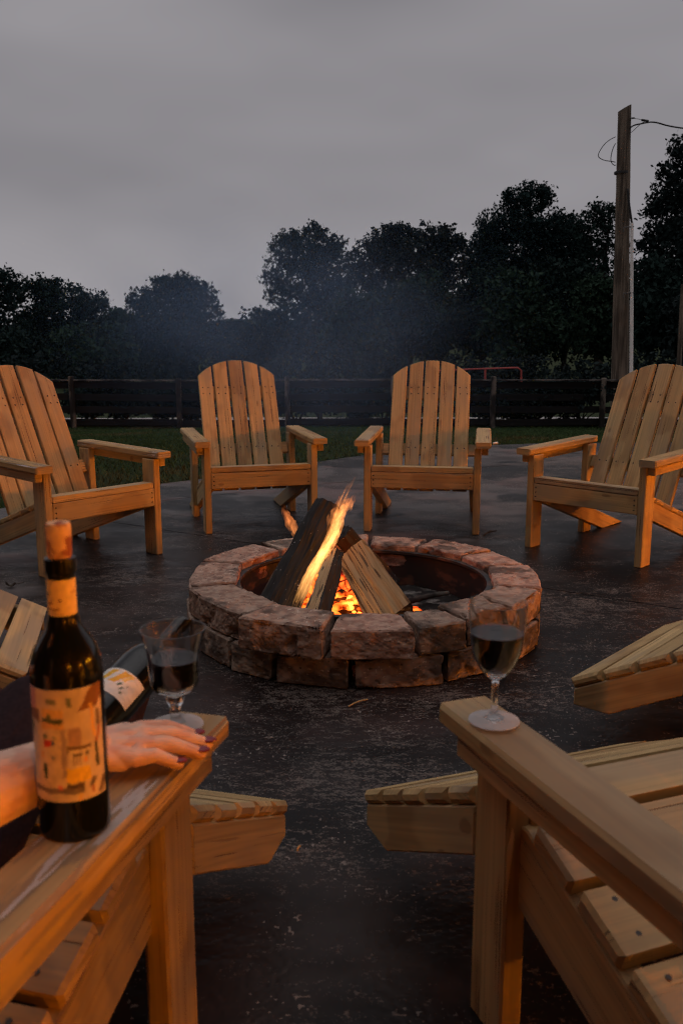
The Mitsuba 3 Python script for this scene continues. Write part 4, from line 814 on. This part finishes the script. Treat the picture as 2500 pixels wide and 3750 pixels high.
# ---------------------------------------------------------------- unseen barn with added light-blocking walls, and its string of warm lamps
hs = thing('barn', 'tall dark barn behind and right of the viewer closing the patio', 'barn')
scene['siding'] = two(pr((.12, .085, .065), .7, .2)); scene['shingle'] = two(pr((.05, .05, .05), .9, .1))
for i in range(30):
    put('siding_board', mikit.ply(cbox((-9, -4.24, .24 * i), (10.6, -4.2, .24 * i + .234), .004), 'siding'), hs)
    put('siding_board', mikit.ply(cbox((10.6, -4.2, .24 * i), (10.64, 5.2, .24 * i + .234), .004), 'siding'), hs)
put('roof', mikit.ply(hull([(-9.6, -3.7, 7.1), (10.64, -3.7, 7.1), (-9.6, -9, 10), (10.64, -9, 10), (-9.6, -9, 9.9), (10.64, -9, 9.9), (-9.6, -3.7, 7.0), (10.64, -3.7, 7.0)]), 'shingle'), hs)
for i in range(30, 42): put('siding_board', mikit.ply(cbox((10.6, -4.2, .24 * i), (10.64, 5.2, .24 * i + .234), .004), 'siding'), hs)  # unseen right wall raised to block more sky light
for i in range(42): put('siding_board', mikit.ply(cbox((6.9, 5.36, .24 * i), (10.6, 5.4, .24 * i + .234), .004), 'siding'), hs)  # unseen end wall added to keep lamp light off the fence
for i in range(42): put('siding_board', mikit.ply(cbox((-7.04, -4.2, .24 * i), (-7.0, 3.4, .24 * i + .234), .004), 'siding'), hs)  # unseen left wall added to darken the left-facing wood
put('porch_roof', mikit.ply(cbox((-9, -4.2, 2.82), (9.0, .1, 2.96), .01), 'shingle'), hs)  # unseen roof added to dim sky light around the near chairs
put('roof', mikit.ply(hull([(10.2, -3.6, 10.15), (10.2, 5.6, 10.15), (15.5, -3.6, 13), (15.5, 5.6, 13), (15.5, -3.6, 12.9), (15.5, 5.6, 12.9), (10.2, -3.6, 10.05), (10.2, 5.6, 10.05)]), 'shingle'), hs)
sl = thing('string_light', 'string of warm bulbs hung along the barn wall behind the viewer', 'string lights')
RUNS = ([V3(1.2, -3.7, 1.45), V3(2.0, -3.7, 1.40), V3(3.0, -3.7, 1.45)], [V3(8.0, -3.7, 1.55), V3(9.6, -3.2, 1.5), V3(10.2, -1.2, 1.5), V3(10.2, 1.5, 1.5), V3(10.2, 4.6, 1.5)])
LAMP = np.array([1.0, .28, .007]) * 6600 * SC
for run, n in zip(RUNS, (1, 11)):
    cord = smooth_path(run, 120); put('cord', mikit.ply(tube(cord, .006, 6), 'cable_black', smooth=True), sl)
    for j in np.linspace(8, 112, n).astype(int) if n > 2 else (60,):
        c = cord[j] - [0, 0, .07]
        put('socket', mikit.ply(tube([c + [0, 0, .02], c + [0, 0, .07]], .016, 8), 'cable_black', smooth=40), sl)
        put('bulb', {'type': 'sphere', 'center': list(map(float, c)), 'radius': .033, 'bsdf': {'type': 'diffuse'}, 'emitter': {'type': 'area', 'radiance': {'type': 'rgb', 'value': list(map(float, LAMP))}}}, sl)
for p in RUNS[0][::2] + RUNS[1]:
    k = thing('lamp_post', 'plain wooden post holding the bulb string at the patio edge', 'post', 'posts of the bulb string')
    put('shaft', mikit.ply(cbox((p[0] - .04, p[1] - .04, -.02), (p[0] + .04, p[1] + .04, p[2] + .02), .004), 'pole_wood'), k)

# ---------------------------------------------------------------- smoke drifting off the fire
sg = 56; lo_, hi_ = V3(-3.4, 3.30, .22), V3(2.2, 11.5, 3.9)
xs_, ys_, zs_ = [np.linspace(a, b, sg) for a, b in zip(lo_, hi_)]; Z, Yg, X = np.meshgrid(zs_, ys_, xs_, indexing='ij')
run_ = np.clip(Yg - 3.5, 0, None); cz = .45 + .165 * run_; cx = .16 - .17 * run_; wx_ = .22 + .16 * run_; wz = .20 + .07 * run_
d = np.exp(-((X - cx) / wx_) ** 2 * .6 - ((Z - cz) / wz) ** 2 * .6) * (.26 + .74 * np.clip((Yg - 4.6) / 2.2, 0, 1)) / (1 + .10 * run_)
n3 = meshkit.fbm(np.stack([X * 1.5, Yg * 1.0, Z * 1.6], -1), 4, 8)
d = d * np.clip((n3 - .32) * 3.6, 0, 1)
edge_ = np.minimum.reduce([np.minimum(X - lo_[0], hi_[0] - X), np.minimum(Yg - lo_[1] + .25, hi_[1] - Yg), np.minimum(Z - lo_[2] + .1, hi_[2] - Z)]) / .35
d = (d * np.clip(edge_, 0, 1)).astype(np.float32)
sz = hi_ - lo_
scene['smoke'] = {'type': 'cube', 'bsdf': {'type': 'null'}, 'to_world': T().translate(list((lo_ + hi_) / 2)).scale(list(sz / 2)),
                  'interior': {'type': 'heterogeneous', 'albedo': {'type': 'rgb', 'value': [.28, .50, .86]}, 'scale': .17,
                               'sigma_t': {'type': 'gridvolume', 'grid': mi.VolumeGrid(d), 'to_world': T().translate(list(lo_)).scale(list(sz))}}}
labels['smoke'] = {'label': 'thin bluish smoke drifting up from the fire pit', 'category': 'smoke', 'kind': 'stuff'}
